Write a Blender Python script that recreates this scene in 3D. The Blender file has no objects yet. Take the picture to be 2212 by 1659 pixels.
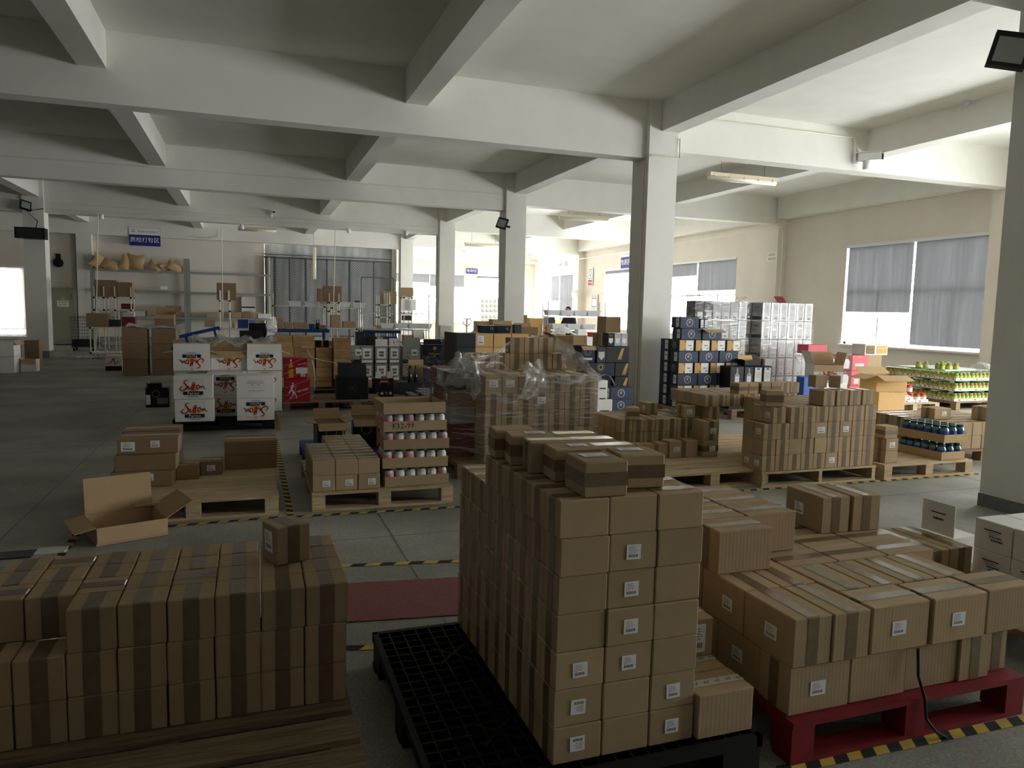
import bpy, math, random
from mathutils import Matrix, Vector
random.seed(7)
C = bpy.context.scene.collection
PI = math.pi
R = math.radians

# ---------------------------------------------------------------- camera, sky, light, exposure
sc = bpy.context.scene
def make_camera():
    yaw, pitch, roll = .3424, .0988, -.0217
    cy, sy, cp, sp = math.cos(yaw), math.sin(yaw), math.cos(pitch), math.sin(pitch)
    F = Vector((sy*cp, cy*cp, -sp)); Rt = Vector((cy, -sy, 0)); D = F.cross(Rt)
    c, s = math.cos(roll), math.sin(roll)
    Rr = c*Rt + s*D; Dr = -s*Rt + c*D
    m = Matrix(((Rr.x, -Dr.x, -F.x, 0), (Rr.y, -Dr.y, -F.y, 0), (Rr.z, -Dr.z, -F.z, 1.6), (0, 0, 0, 1)))
    cam = bpy.data.cameras.new('camera'); cam.sensor_width = 36; cam.lens = 1591.39/2212*36
    cam.clip_start = .05; cam.clip_end = 200
    o = bpy.data.objects.new('camera', cam); o.matrix_world = m; C.objects.link(o); sc.camera = o
make_camera()
sc.view_settings.view_transform = 'Standard'
sc.view_settings.look = 'None'
sc.view_settings.gamma = 1
sc.view_settings.use_curve_mapping = False
sc.view_settings.exposure = 1.5
SKY = 11.0
w = bpy.data.worlds.new('overcast_sky'); sc.world = w; w.use_nodes = True
bg = w.node_tree.nodes['Background']; bg.inputs[0].default_value = (.97, .99, 1, 1); bg.inputs[1].default_value = SKY
sc.cycles.max_bounces = 10; sc.cycles.diffuse_bounces = 8; sc.cycles.glossy_bounces = 3
sc.cycles.transparent_max_bounces = 16; sc.cycles.transmission_bounces = 3
sc.cycles.use_denoising = True
sc.cycles.sample_clamp_indirect = 6
sc.cycles.caustics_reflective = False; sc.cycles.caustics_refractive = False
def portal(x, y, z, w_, h_, rz):
    l = bpy.data.lights.new('sky_portal', 'AREA'); l.shape = 'RECTANGLE'; l.size = w_; l.size_y = h_
    l.cycles.is_portal = True
    o = bpy.data.objects.new('sky_portal', l); o.location = (x, y, z); o.rotation_euler = (PI/2, 0, rz); C.objects.link(o)
# daylight openings: (axis, fixed coordinate, from, to, bottom, top)
WIN_R = [(-2.4, 1.9), (4.5, 9.0), (11.0, 15.15), (19.7, 23.95), (25.2, 28.9), (32.2, 34.95)]
WIN_F = [(6.75, 10.62), (11.2, 13.95)]
XR, YF, YB = 14.42, 37.3, 31.4
for a, b in WIN_R: portal(XR + .26, (a+b)/2, 2.17, b-a, 2.46, PI/2)
for a, b in WIN_F: portal((a+b)/2, YF + .26, 2.17, b-a, 2.46, PI)
portal(-8.6, YB + .22, 1.55, 1.8, 2.5, PI)

# ---------------------------------------------------------------- helpers
def lin(c):
    c = c/255
    return c/12.92 if c <= .04045 else ((c+.055)/1.055)**2.4
def rgb(r, g, b): return (lin(r), lin(g), lin(b), 1)
MATS = {}
def mat(name, col, rough=.8, metal=0, vary=0, noise=0, nscale=20, bump=0, bscale=200, spec=.3, coat=0, emit=0, trans=0):
    m = bpy.data.materials.new(name); m.use_nodes = True; nt = m.node_tree; N = nt.nodes; L = nt.links
    b = N['Principled BSDF']; b.inputs['Base Color'].default_value = col; b.inputs['Roughness'].default_value = rough
    b.inputs['Metallic'].default_value = metal; b.inputs['Specular IOR Level'].default_value = spec
    b.inputs['Coat Weight'].default_value = coat; b.inputs['Coat Roughness'].default_value = .15
    if trans: b.inputs['Transmission Weight'].default_value = trans
    src = None
    if noise:
        tc = N.new('ShaderNodeTexCoord'); nz = N.new('ShaderNodeTexNoise'); nz.inputs['Scale'].default_value = nscale
        nz.inputs['Detail'].default_value = 4
        L.new(tc.outputs['Object'], nz.inputs['Vector'])
        mr = N.new('ShaderNodeMapRange'); mr.inputs[1].default_value = .3; mr.inputs[2].default_value = .7
        mr.inputs[3].default_value = 1-noise; mr.inputs[4].default_value = 1+noise
        L.new(nz.outputs['Fac'], mr.inputs[0]); src = mr.outputs[0]
    if vary:
        oi = N.new('ShaderNodeObjectInfo'); mv = N.new('ShaderNodeMapRange')
        mv.inputs[3].default_value = 1-vary; mv.inputs[4].default_value = 1+vary
        L.new(oi.outputs['Random'], mv.inputs[0])
        if src:
            mu = N.new('ShaderNodeMath'); mu.operation = 'MULTIPLY'; L.new(src, mu.inputs[0]); L.new(mv.outputs[0], mu.inputs[1]); src = mu.outputs[0]
        else: src = mv.outputs[0]
    if src:
        hs = N.new('ShaderNodeHueSaturation'); hs.inputs['Color'].default_value = col
        L.new(src, hs.inputs['Value']); L.new(hs.outputs[0], b.inputs['Base Color'])
    if bump:
        tc = N.new('ShaderNodeTexCoord'); nb = N.new('ShaderNodeTexNoise'); nb.inputs['Scale'].default_value = bscale
        L.new(tc.outputs['Object'], nb.inputs['Vector']); bp = N.new('ShaderNodeBump'); bp.inputs['Strength'].default_value = bump
        bp.inputs['Distance'].default_value = .002
        L.new(nb.outputs['Fac'], bp.inputs['Height']); L.new(bp.outputs[0], b.inputs['Normal'])
    if emit:
        b.inputs['Emission Color'].default_value = col; b.inputs['Emission Strength'].default_value = emit
    MATS[name] = m
    return m
def nodes(m): return m.node_tree.nodes, m.node_tree.links
mat('paint', rgb(226, 225, 218), .9, noise=.03, nscale=2.2, bump=.15, bscale=60)
mat('paint_wall', rgb(222, 215, 203), .9, noise=.04, nscale=1.3, bump=.15, bscale=60)
mat('bounce_cut_grey', rgb(118, 116, 110), .9, noise=.06, nscale=2)  # grey set dark to cut bounced light from the unseen near wall
mat('skirting', rgb(120, 124, 126), .7, noise=.12, nscale=6)
mat('card', rgb(170, 148, 117), .85, vary=.10, noise=.035, nscale=14, spec=.15)
mat('card_dark', rgb(142, 118, 92), .85, vary=.07, noise=.04, nscale=10, spec=.15)
mat('card_in', rgb(176, 150, 116), .9, noise=.04, nscale=10, spec=.1)
mat('tape', rgb(116, 98, 74), .26, spec=.5, vary=.08, noise=.10, nscale=30)
mat('tape_clear', rgb(205, 190, 160), .2, spec=.6, noise=.06, nscale=40)
mat('tape_white', rgb(205, 203, 190), .35, spec=.5)
mat('white_card', rgb(222, 221, 216), .7, vary=.03, noise=.02, nscale=10)
mat('grey_card', rgb(150, 152, 152), .5, vary=.08)
mat('silver_card', rgb(150, 152, 154), .35, metal=.35, vary=.06)
mat('navy_card', rgb(52, 62, 84), .55, vary=.12, noise=.05)
mat('dark_navy', rgb(22, 28, 46), .4, vary=.1)
mat('black_card', rgb(24, 24, 26), .45, vary=.1)
mat('charcoal', rgb(48, 50, 54), .5, vary=.1)
mat('maroon', rgb(108, 40, 46), .6, vary=.12)
mat('red_card', rgb(165, 30, 44), .5, vary=.05)
mat('pink_card', rgb(205, 92, 100), .55)
mat('blue_card', rgb(70, 104, 190), .55)
mat('violet', rgb(128, 124, 232), .5)
mat('tan', rgb(204, 166, 108), .75, vary=.05, noise=.03)
mat('crate_wood', rgb(178, 144, 100), .75, vary=.12, noise=.12, nscale=9)
mat('paper', rgb(232, 232, 228), .7)
mat('paper_grey', rgb(196, 196, 192), .7)
mat('ink', rgb(30, 30, 32), .7)
mat('ink_soft', rgb(110, 110, 112), .7)
mat('ink_brown', rgb(92, 66, 44), .8)
mat('print_red', rgb(150, 22, 30), .6)
mat('print_orange', rgb(226, 150, 60), .6)
mat('print_navy', rgb(24, 32, 72), .6)
mat('print_white', rgb(238, 238, 236), .6)
mat('print_gold', rgb(196, 160, 80), .4)
mat('sign_blue', rgb(44, 40, 130), .6)
mat('yellow', rgb(200, 170, 70), .7, noise=.15, nscale=14)
mat('black_tape', rgb(38, 42, 46), .7, noise=.2, nscale=14)
mat('amber', rgb(214, 150, 50), .3)
mat('red_paint', rgb(122, 26, 32), .6, noise=.18, nscale=7)
mat('blue_paint', rgb(36, 62, 132), .5, noise=.08, nscale=7)
mat('black_plastic', rgb(20, 21, 22), .6, noise=.15, nscale=8)
mat('metal', rgb(190, 192, 194), .3, metal=.8)
mat('rack_grey', rgb(140, 146, 142), .5, noise=.05)
mat('steel_dark', rgb(74, 80, 84), .5, metal=.3)
mat('pipe_cream', rgb(226, 224, 208), .35)
mat('pvc', rgb(222, 220, 206), .4)
mat('joint_black', rgb(22, 22, 24), .5)
mat('plastic_white', rgb(224, 226, 228), .4)
mat('bag_kraft', rgb(188, 158, 116), .8, noise=.08, nscale=5, bump=.5, bscale=14)
mat('skin', rgb(190, 140, 112), .6)
mat('hair', rgb(26, 24, 26), .7)
mat('jacket', rgb(62, 52, 58), .8, noise=.1, nscale=20)
mat('jeans', rgb(40, 46, 62), .8)
mat('mat_red', rgb(132, 84, 82), .95, noise=.12, nscale=60, bump=.6, bscale=300)
mat('tarp', rgb(196, 198, 198), .55, noise=.06, nscale=3, bump=.8, bscale=2.5)
mat('lamp_body', rgb(214, 204, 178), .5)
mat('door_cream', rgb(150, 150, 132), .6, noise=.04)
mat('lid_green', rgb(104, 172, 88), .4)
mat('lid_red', rgb(196, 34, 40), .4)
mat('lid_dark', rgb(30, 62, 52), .4)
mat('nuts', rgb(170, 112, 66), .7, noise=.4, nscale=120)
mat('label_green', rgb(150, 190, 90), .6, noise=.3, nscale=60)
mat('label_blue', rgb(44, 66, 130), .5, noise=.3, nscale=50)
mat('label_pink', rgb(224, 150, 170), .5, noise=.2, nscale=60)
mat('jar_glass', rgb(196, 204, 204), .12, spec=.8)
mat('jar_blue', rgb(66, 104, 116), .12, spec=.8)
mat('bottle_dark', rgb(14, 20, 14), .1, spec=.8)
mat('foam', rgb(222, 226, 226), .8)
mat('monitor', rgb(14, 14, 16), .15, spec=.7)
mat('fur_pink', rgb(214, 120, 110), .8)

# wood with grain along X
def wood(name, c1, c2):
    m = mat(name, c1, .8, vary=.12); N, L = nodes(m); b = N['Principled BSDF']
    tc = N.new('ShaderNodeTexCoord'); mp = N.new('ShaderNodeMapping'); mp.inputs['Scale'].default_value = (1.5, 26, 26)
    oi = N.new('ShaderNodeObjectInfo'); va = N.new('ShaderNodeVectorMath'); va.operation = 'ADD'
    L.new(tc.outputs['Object'], va.inputs[0]); L.new(oi.outputs['Random'], va.inputs[1]); L.new(va.outputs[0], mp.inputs[0])
    nz = N.new('ShaderNodeTexNoise'); nz.inputs['Scale'].default_value = 3; nz.inputs['Detail'].default_value = 5
    L.new(mp.outputs[0], nz.inputs['Vector'])
    cr = N.new('ShaderNodeValToRGB'); cr.color_ramp.elements[0].position = .3; cr.color_ramp.elements[0].color = c2
    cr.color_ramp.elements[1].position = .65; cr.color_ramp.elements[1].color = c1
    L.new(nz.outputs['Fac'], cr.inputs[0]); hs = [n for n in N if n.type == 'HUE_SAT'][0]
    L.new(cr.outputs[0], hs.inputs['Color'])
    return m
wood('wood', rgb(196, 176, 142), rgb(158, 136, 102))
wood('wood_dark', rgb(146, 126, 98), rgb(108, 90, 66))
# corrugated board: vertical flute relief
def corr(name, base):
    m = MATS[base].copy(); m.name = name; MATS[name] = m; N, L = nodes(m)
    tc = N.new('ShaderNodeTexCoord'); wv = N.new('ShaderNodeTexWave'); wv.inputs['Scale'].default_value = 36; wv.bands_direction = 'DIAGONAL'
    sp = N.new('ShaderNodeMapping'); sp.inputs['Scale'].default_value = (1, 1, 0)
    L.new(tc.outputs['Object'], sp.inputs[0]); L.new(sp.outputs[0], wv.inputs['Vector'])
    bp = N.new('ShaderNodeBump'); bp.inputs['Strength'].default_value = .2; bp.inputs['Distance'].default_value = .001
    L.new(wv.outputs['Fac'], bp.inputs['Height']); L.new(bp.outputs[0], N['Principled BSDF'].inputs['Normal'])
corr('card_flute', 'card')
# terrazzo floor
def floor_mat():
    m = mat('floor_concrete', rgb(150, 149, 140), .55, spec=.35); N, L = nodes(m); b = N['Principled BSDF']
    tc = N.new('ShaderNodeTexCoord')
    n1 = N.new('ShaderNodeTexNoise'); n1.inputs['Scale'].default_value = 1.1; n1.inputs['Detail'].default_value = 6
    n2 = N.new('ShaderNodeTexNoise'); n2.inputs['Scale'].default_value = 90; n2.inputs['Detail'].default_value = 3
    v = N.new('ShaderNodeTexVoronoi'); v.inputs['Scale'].default_value = 110
    for n in (n1, n2, v): L.new(tc.outputs['Object'], n.inputs['Vector'])
    c1 = N.new('ShaderNodeValToRGB'); c1.color_ramp.elements[0].color = rgb(140, 140, 131); c1.color_ramp.elements[1].color = rgb(182, 181, 171)
    c1.color_ramp.elements[0].position = .35; c1.color_ramp.elements[1].position = .65
    L.new(n1.outputs['Fac'], c1.inputs[0])
    mx = N.new('ShaderNodeMixRGB'); mx.blend_type = 'MULTIPLY'; mx.inputs[0].default_value = .45
    c2 = N.new('ShaderNodeValToRGB'); c2.color_ramp.elements[0].position = .3; c2.color_ramp.elements[0].color = (.35, .35, .35, 1); c2.color_ramp.elements[1].position = .6
    L.new(n2.outputs['Fac'], c2.inputs[0]); L.new(c1.outputs[0], mx.inputs[1]); L.new(c2.outputs[0], mx.inputs[2])
    mx2 = N.new('ShaderNodeMixRGB'); mx2.blend_type = 'MULTIPLY'; mx2.inputs[0].default_value = .3
    L.new(mx.outputs[0], mx2.inputs[1]); L.new(v.outputs['Color'], mx2.inputs[2]); L.new(mx2.outputs[0], b.inputs['Base Color'])
    mr = N.new('ShaderNodeMapRange'); mr.inputs[3].default_value = .42; mr.inputs[4].default_value = .75
    L.new(n1.outputs['Fac'], mr.inputs[0]); L.new(mr.outputs[0], b.inputs['Roughness'])
floor_mat()
# printed address sticker: rows of small print over a barcode, laid out in UV
def sticker_mat(name, lines, bar):
    m = mat(name, rgb(228, 230, 232), .6); N, L = nodes(m); b = N['Principled BSDF']
    uv = N.new('ShaderNodeUVMap'); sx = N.new('ShaderNodeSeparateXYZ'); L.new(uv.outputs[0], sx.inputs[0])
    def M(op, a, c=None):
        n = N.new('ShaderNodeMath'); n.operation = op
        for i, q in enumerate((a, c)):
            if q is None: continue
            if isinstance(q, (int, float)): n.inputs[i].default_value = q
            else: L.new(q, n.inputs[i])
        return n.outputs[0]
    u, v = sx.outputs[0], sx.outputs[1]
    row = M('MULTIPLY', v, lines); fr = M('FRACT', row); rid = M('FLOOR', row)
    inrow = M('LESS_THAN', fr, .45)
    cx = N.new('ShaderNodeCombineXYZ'); L.new(M('MULTIPLY', u, 42), cx.inputs[0]); L.new(M('MULTIPLY', rid, 7.3), cx.inputs[1])
    nz = N.new('ShaderNodeTexNoise'); nz.inputs['Scale'].default_value = 1; nz.inputs['Detail'].default_value = 1; L.new(cx.outputs[0], nz.inputs['Vector'])
    ch = M('GREATER_THAN', nz.outputs['Fac'], .44)
    wn = N.new('ShaderNodeTexWhiteNoise'); wn.noise_dimensions = '1D'; L.new(rid, wn.inputs['W'])
    ln = M('LESS_THAN', u, M('ADD', M('MULTIPLY', wn.outputs[0], .4), .4))
    txt = M('MULTIPLY', M('MULTIPLY', inrow, ch), ln)
    txt = M('MULTIPLY', txt, M('GREATER_THAN', v, bar+.04)); txt = M('MULTIPLY', txt, M('LESS_THAN', v, .9)); txt = M('MULTIPLY', txt, M('GREATER_THAN', u, .12))
    cb = N.new('ShaderNodeCombineXYZ'); L.new(M('MULTIPLY', u, 60), cb.inputs[0])
    nb = N.new('ShaderNodeTexNoise'); nb.inputs['Scale'].default_value = 1; L.new(cb.outputs[0], nb.inputs['Vector'])
    ba = M('GREATER_THAN', nb.outputs['Fac'], .47)
    for e in (M('GREATER_THAN', v, .14), M('LESS_THAN', v, bar), M('GREATER_THAN', u, .14), M('LESS_THAN', u, .8)): ba = M('MULTIPLY', ba, e)
    k = M('MAXIMUM', M('MULTIPLY', txt, .75), M('MULTIPLY', ba, .92))
    mx = N.new('ShaderNodeMixRGB'); L.new(k, mx.inputs[0]); mx.inputs[1].default_value = rgb(228, 230, 232); mx.inputs[2].default_value = rgb(26, 26, 30)
    L.new(mx.outputs[0], b.inputs['Base Color'])
sticker_mat('sticker', 11, .34)
sticker_mat('sticker_wide', 9, .0)
# clear stretch film: mostly see-through with streaky folds
def film_mat(name, lo, hi, sc_, col):
    m = bpy.data.materials.new(name); m.use_nodes = True; N, L = nodes(m); N.clear()
    out = N.new('ShaderNodeOutputMaterial'); tr = N.new('ShaderNodeBsdfTransparent'); gl = N.new('ShaderNodeBsdfGlossy'); gl.inputs['Roughness'].default_value = .22
    df = N.new('ShaderNodeBsdfDiffuse'); df.inputs[0].default_value = col
    m1 = N.new('ShaderNodeMixShader'); m1.inputs[0].default_value = .45; L.new(df.outputs[0], m1.inputs[1]); L.new(gl.outputs[0], m1.inputs[2])
    tc = N.new('ShaderNodeTexCoord'); mp = N.new('ShaderNodeMapping'); mp.inputs['Scale'].default_value = sc_; mp.inputs['Rotation'].default_value = (.15, .2, .1)
    nz = N.new('ShaderNodeTexNoise'); nz.inputs['Scale'].default_value = 4; nz.inputs['Detail'].default_value = 6; nz.inputs['Distortion'].default_value = .6
    L.new(tc.outputs['Object'], mp.inputs[0]); L.new(mp.outputs[0], nz.inputs['Vector'])
    mr = N.new('ShaderNodeMapRange'); mr.inputs[1].default_value = .5; mr.inputs[2].default_value = .78; mr.inputs[3].default_value = lo; mr.inputs[4].default_value = hi
    L.new(nz.outputs['Fac'], mr.inputs[0]); bp = N.new('ShaderNodeBump'); bp.inputs['Strength'].default_value = .9; bp.inputs['Distance'].default_value = .02
    L.new(nz.outputs['Fac'], bp.inputs['Height']); L.new(bp.outputs[0], gl.inputs['Normal'])
    mx = N.new('ShaderNodeMixShader'); L.new(mr.outputs[0], mx.inputs[0]); L.new(tr.outputs[0], mx.inputs[1]); L.new(m1.outputs[0], mx.inputs[2]); L.new(mx.outputs[0], out.inputs[0])
    MATS[name] = m
film_mat('film', .05, .75, (1.2, 1.2, 11), (.85, .85, .85, 1))
film_mat('film_loose', .34, .92, (2, 2, 3), (.85, .85, .85, 1))
def glass_mat():
    m = bpy.data.materials.new('window_glass'); m.use_nodes = True; N, L = nodes(m); N.clear()
    out = N.new('ShaderNodeOutputMaterial'); tr = N.new('ShaderNodeBsdfTransparent'); gl = N.new('ShaderNodeBsdfGlossy'); gl.inputs['Roughness'].default_value = .03
    mx = N.new('ShaderNodeMixShader'); mx.inputs[0].default_value = .06; L.new(tr.outputs[0], mx.inputs[1]); L.new(gl.outputs[0], mx.inputs[2]); L.new(mx.outputs[0], out.inputs[0]); MATS['window_glass'] = m
glass_mat()
def blind_mat(name, col, t):
    m = bpy.data.materials.new(name); m.use_nodes = True; N, L = nodes(m); N.clear()
    out = N.new('ShaderNodeOutputMaterial'); df = N.new('ShaderNodeBsdfDiffuse'); df.inputs[0].default_value = col
    tl = N.new('ShaderNodeBsdfTranslucent'); tl.inputs[0].default_value = col
    tc = N.new('ShaderNodeTexCoord'); mp = N.new('ShaderNodeMapping'); mp.inputs['Scale'].default_value = (9, 9, .5)
    nz = N.new('ShaderNodeTexNoise'); nz.inputs['Scale'].default_value = 1; L.new(tc.outputs['Object'], mp.inputs[0]); L.new(mp.outputs[0], nz.inputs['Vector'])
    mr = N.new('ShaderNodeMapRange'); mr.inputs[1].default_value = .3; mr.inputs[2].default_value = .75; mr.inputs[3].default_value = t*.8; mr.inputs[4].default_value = t*1.25
    L.new(nz.outputs['Fac'], mr.inputs[0])
    mx = N.new('ShaderNodeMixShader'); L.new(mr.outputs[0], mx.inputs[0]); L.new(df.outputs[0], mx.inputs[1]); L.new(tl.outputs[0], mx.inputs[2]); L.new(mx.outputs[0], out.inputs[0]); MATS[name] = m
blind_mat('blind_grey', rgb(128, 129, 132), .036)
blind_mat('blind_white', rgb(240, 240, 232), .12)
def mirror_tube():
    m = mat('tube_diffuser', rgb(232, 228, 214), .25, spec=.6)
mirror_tube()

_TX = {}
def pretext(items):
    """tessellate every lettering once, while the scene is still small"""
    obs = []
    for s, bold in items:
        cu = bpy.data.curves.new('lettering', 'FONT'); cu.body = s; cu.size = 1; cu.resolution_u = 1
        cu.align_x = 'CENTER'; cu.align_y = 'CENTER'; cu.offset = bold
        o = bpy.data.objects.new('lettering', cu); C.objects.link(o); obs.append((s, o, cu))
    bpy.context.view_layer.update(); dg = bpy.context.evaluated_depsgraph_get()
    for s, o, cu in obs:
        me = o.evaluated_get(dg).to_mesh()
        _TX[s] = ([v.co.copy() for v in me.vertices], [tuple(p.vertices) for p in me.polygons])
        o.evaluated_get(dg).to_mesh_clear()
    for s, o, cu in obs: bpy.data.objects.remove(o); bpy.data.curves.remove(cu)
pretext([(s, 0) for s in ('质检打包区', '浙江进出口仓储有限公司', '包材区', '包装区', 'Farms', 'RED LABEL', 'STERLING', '12', 'K', 'EY', '21', 'W', 'F32-99', 'BAILEYS', 'Ballantine', 'CALIFORNIA PISTACHIOS', 'TOWER', 'Goods', 'Exit', 'BRAND', 'HEAVY LOAD', 'WHISKY', 'PETROL', 'CERTIFIED', 'SHARP', 'EUR', '高压危险', '闲人莫入', '禁止吸烟', '易碎品 向上', 'PAPA', 'DRY FRUIT')] + [(s, .02) for s in ('FARMS!',)])

class MB:
    """collects shapes and links them as ONE mesh object"""
    def __init__(s): s.v = []; s.f = []; s.m = []; s.mats = []; s.uv = {}; s.T = Matrix.Identity(4); s.smooth = False
    def mi(s, name):
        if name not in s.mats: s.mats.append(name)
        return s.mats.index(name)
    def add(s, vs, fs, mt):
        k = len(s.v); T = s.T
        s.v += [T @ Vector(p) for p in vs]; i = s.mi(mt)
        for f in fs: s.f.append(tuple(k+j for j in f)); s.m.append(i)
        return s
    def box(s, c, d, mt, rz=0, taper=1):
        x, y, z = (q/2 for q in d); ca, sa = math.cos(rz), math.sin(rz); vs = []
        for k in (-1, 1):
            t = taper if k == 1 else 1
            for a, b in ((-1, -1), (1, -1), (1, 1), (-1, 1)):
                px, py = a*x*t, b*y*t; vs.append((c[0]+px*ca-py*sa, c[1]+px*sa+py*ca, c[2]+k*z))
        return s.add(vs, [(3, 2, 1, 0), (4, 5, 6, 7), (0, 1, 5, 4), (1, 2, 6, 5), (2, 3, 7, 6), (3, 0, 4, 7)], mt)
    def chamfer(s, d, mt, b=.004, z0=0):
        """box with softened edges standing on z0, centred in plan"""
        x, y, h = d[0]/2, d[1]/2, d[2]; vs = []; rings = [(z0, b), (z0+b, 0), (z0+h-b, 0), (z0+h, b)]
        for z, i in rings:
            X, Y = x-i, y-i; q = b if i == 0 else b*.6
            vs += [(-X+q, -Y, z), (X-q, -Y, z), (X, -Y+q, z), (X, Y-q, z), (X-q, Y, z), (-X+q, Y, z), (-X, Y-q, z), (-X, -Y+q, z)]
        fs = []
        for r in range(3):
            for k in range(8): a = r*8+k; c2 = r*8+(k+1) % 8; fs.append((a, c2, c2+8, a+8))
        fs += [tuple(range(24, 32)), tuple(reversed(range(8)))]
        return s.add(vs, fs, mt)
    def tube(s, pts, r, mt, n=8, cap=True):
        pts = [Vector(p) for p in pts]; vs = []; fs = []
        for i, p in enumerate(pts):
            d = (pts[min(i+1, len(pts)-1)]-pts[max(i-1, 0)]).normalized()
            u = d.cross(Vector((0, 0, 1)) if abs(d.z) < .9 else Vector((1, 0, 0))).normalized(); w_ = d.cross(u)
            rr = r[i] if isinstance(r, (list, tuple)) else r
            vs += [p+rr*(math.cos(2*PI*k/n)*u+math.sin(2*PI*k/n)*w_) for k in range(n)]
        for i in range(len(pts)-1):
            for k in range(n): a = i*n+k; b = i*n+(k+1) % n; fs.append((a, b, b+n, a+n))
        if cap: fs += [tuple(reversed(range(n))), tuple(range(len(vs)-n, len(vs)))]
        return s.add(vs, fs, mt)
    def lathe(s, prof, mt, n=14, c=(0, 0, 0)):
        vs = []; fs = []
        for r, z in prof: vs += [(c[0]+r*math.cos(2*PI*k/n), c[1]+r*math.sin(2*PI*k/n), c[2]+z) for k in range(n)]
        for i in range(len(prof)-1):
            for k in range(n): a = i*n+k; b = i*n+(k+1) % n; fs.append((a, b, b+n, a+n))
        fs += [tuple(reversed(range(n))), tuple(range(len(vs)-n, len(vs)))]
        return s.add(vs, fs, mt)
    def ball(s, c, r, mt, n=16, m=10, f=None):
        vs = []; fs = []
        for j in range(m+1):
            t = PI*j/m
            for i in range(n):
                a = 2*PI*i/n; p = Vector((math.sin(t)*math.cos(a), math.sin(t)*math.sin(a), math.cos(t)))
                k = f(p) if f else 1; vs.append((c[0]+r[0]*p.x*k, c[1]+r[1]*p.y*k, c[2]+r[2]*p.z))
        for j in range(m):
            for i in range(n): a = j*n+i; b = j*n+(i+1) % n; fs.append((a, a+n, b+n, b))
        return s.add(vs, fs, mt)
    def sheet(s, grid, mt, th=0):
        n = len(grid[0]); vs = [p for r in grid for p in r]
        fs = [(i*n+j, i*n+j+1, (i+1)*n+j+1, (i+1)*n+j) for i in range(len(grid)-1) for j in range(n-1)]
        return s.add(vs, fs, mt)
    # flat print: 2-D shapes laid in the plane given by origin o and axes u, v
    def frame(s, o, u=(1, 0, 0), v=(0, 0, 1)): s.o = Vector(o); s.u = Vector(u); s.w = Vector(v); return s
    def P(s, x, y, lift=0): return s.o+x*s.u+y*s.w-s.u.cross(s.w)*(-lift)
    def poly(s, pts, mt, lift=0): return s.add([s.P(x, y, lift) for x, y in pts], [tuple(range(len(pts)))], mt)
    def rect(s, x, y, w_, h_, mt, lift=0): return s.poly([(x-w_/2, y-h_/2), (x+w_/2, y-h_/2), (x+w_/2, y+h_/2), (x-w_/2, y+h_/2)], mt, lift)
    def ring(s, x, y, r, t, mt, lift=0, n=20, a0=0, a1=2*PI):
        vs = [];
        for k in range(n+1):
            a = a0+(a1-a0)*k/n; vs += [s.P(x+(r-t/2)*math.cos(a), y+(r-t/2)*math.sin(a), lift), s.P(x+(r+t/2)*math.cos(a), y+(r+t/2)*math.sin(a), lift)]
        return s.add(vs, [(2*k, 2*k+1, 2*k+3, 2*k+2) for k in range(n)], mt)
    def stroke(s, pts, w_, mt, lift=0, sub=4):
        P = [Vector((a, b)) for a, b in pts]; Q = []
        for i in range(len(P)-1):
            p0, p1, p2, p3 = P[max(i-1, 0)], P[i], P[i+1], P[min(i+2, len(P)-1)]
            for k in range(sub):
                t = k/sub; Q.append(.5*((2*p1)+(-p0+p2)*t+(2*p0-5*p1+4*p2-p3)*t*t+(-p0+3*p1-3*p2+p3)*t**3))
        Q.append(P[-1]); vs = []
        for i, q in enumerate(Q):
            d = (Q[min(i+1, len(Q)-1)]-Q[max(i-1, 0)]); d = d.normalized() if d.length > 0 else Vector((1, 0)); nn = Vector((-d.y, d.x))
            ww = w_*(.55+.45*math.sin(PI*min(1, (i+.6)/(len(Q)))))
            vs += [s.P(*(q+nn*ww/2), lift), s.P(*(q-nn*ww/2), lift)]
        return s.add(vs, [(2*k, 2*k+1, 2*k+3, 2*k+2) for k in range(len(Q)-1)], mt)
    def text(s, t, x, y, size, mt, lift=0, flip=False, rot=0, sx=1):
        V, F = _TX[t]; k = -1 if flip else 1; c, n = math.cos(rot), math.sin(rot)
        return s.add([s.P(x+k*size*(sx*p.x*c-p.y*n), y+k*size*(sx*p.x*n+p.y*c), lift) for p in V], F, mt)
    def mesh(s, name):
        me = bpy.data.meshes.new(name); me.from_pydata([tuple(p) for p in s.v], [], s.f)
        for m_ in s.mats: me.materials.append(MATS[m_])
        me.polygons.foreach_set('material_index', s.m)
        if s.smooth: me.polygons.foreach_set('use_smooth', [True]*len(s.f))
        if s.uv:
            uvl = me.uv_layers.new()
            for fi, co in s.uv.items():
                for li, q in zip(me.polygons[fi].loop_indices, co): uvl.data[li].uv = q
        me.update(); return me
    def build(s, name, parent=None, loc=(0, 0, 0), rz=0, **kw): return obj(name, s.mesh(name), parent, loc, rz, **kw)

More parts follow.
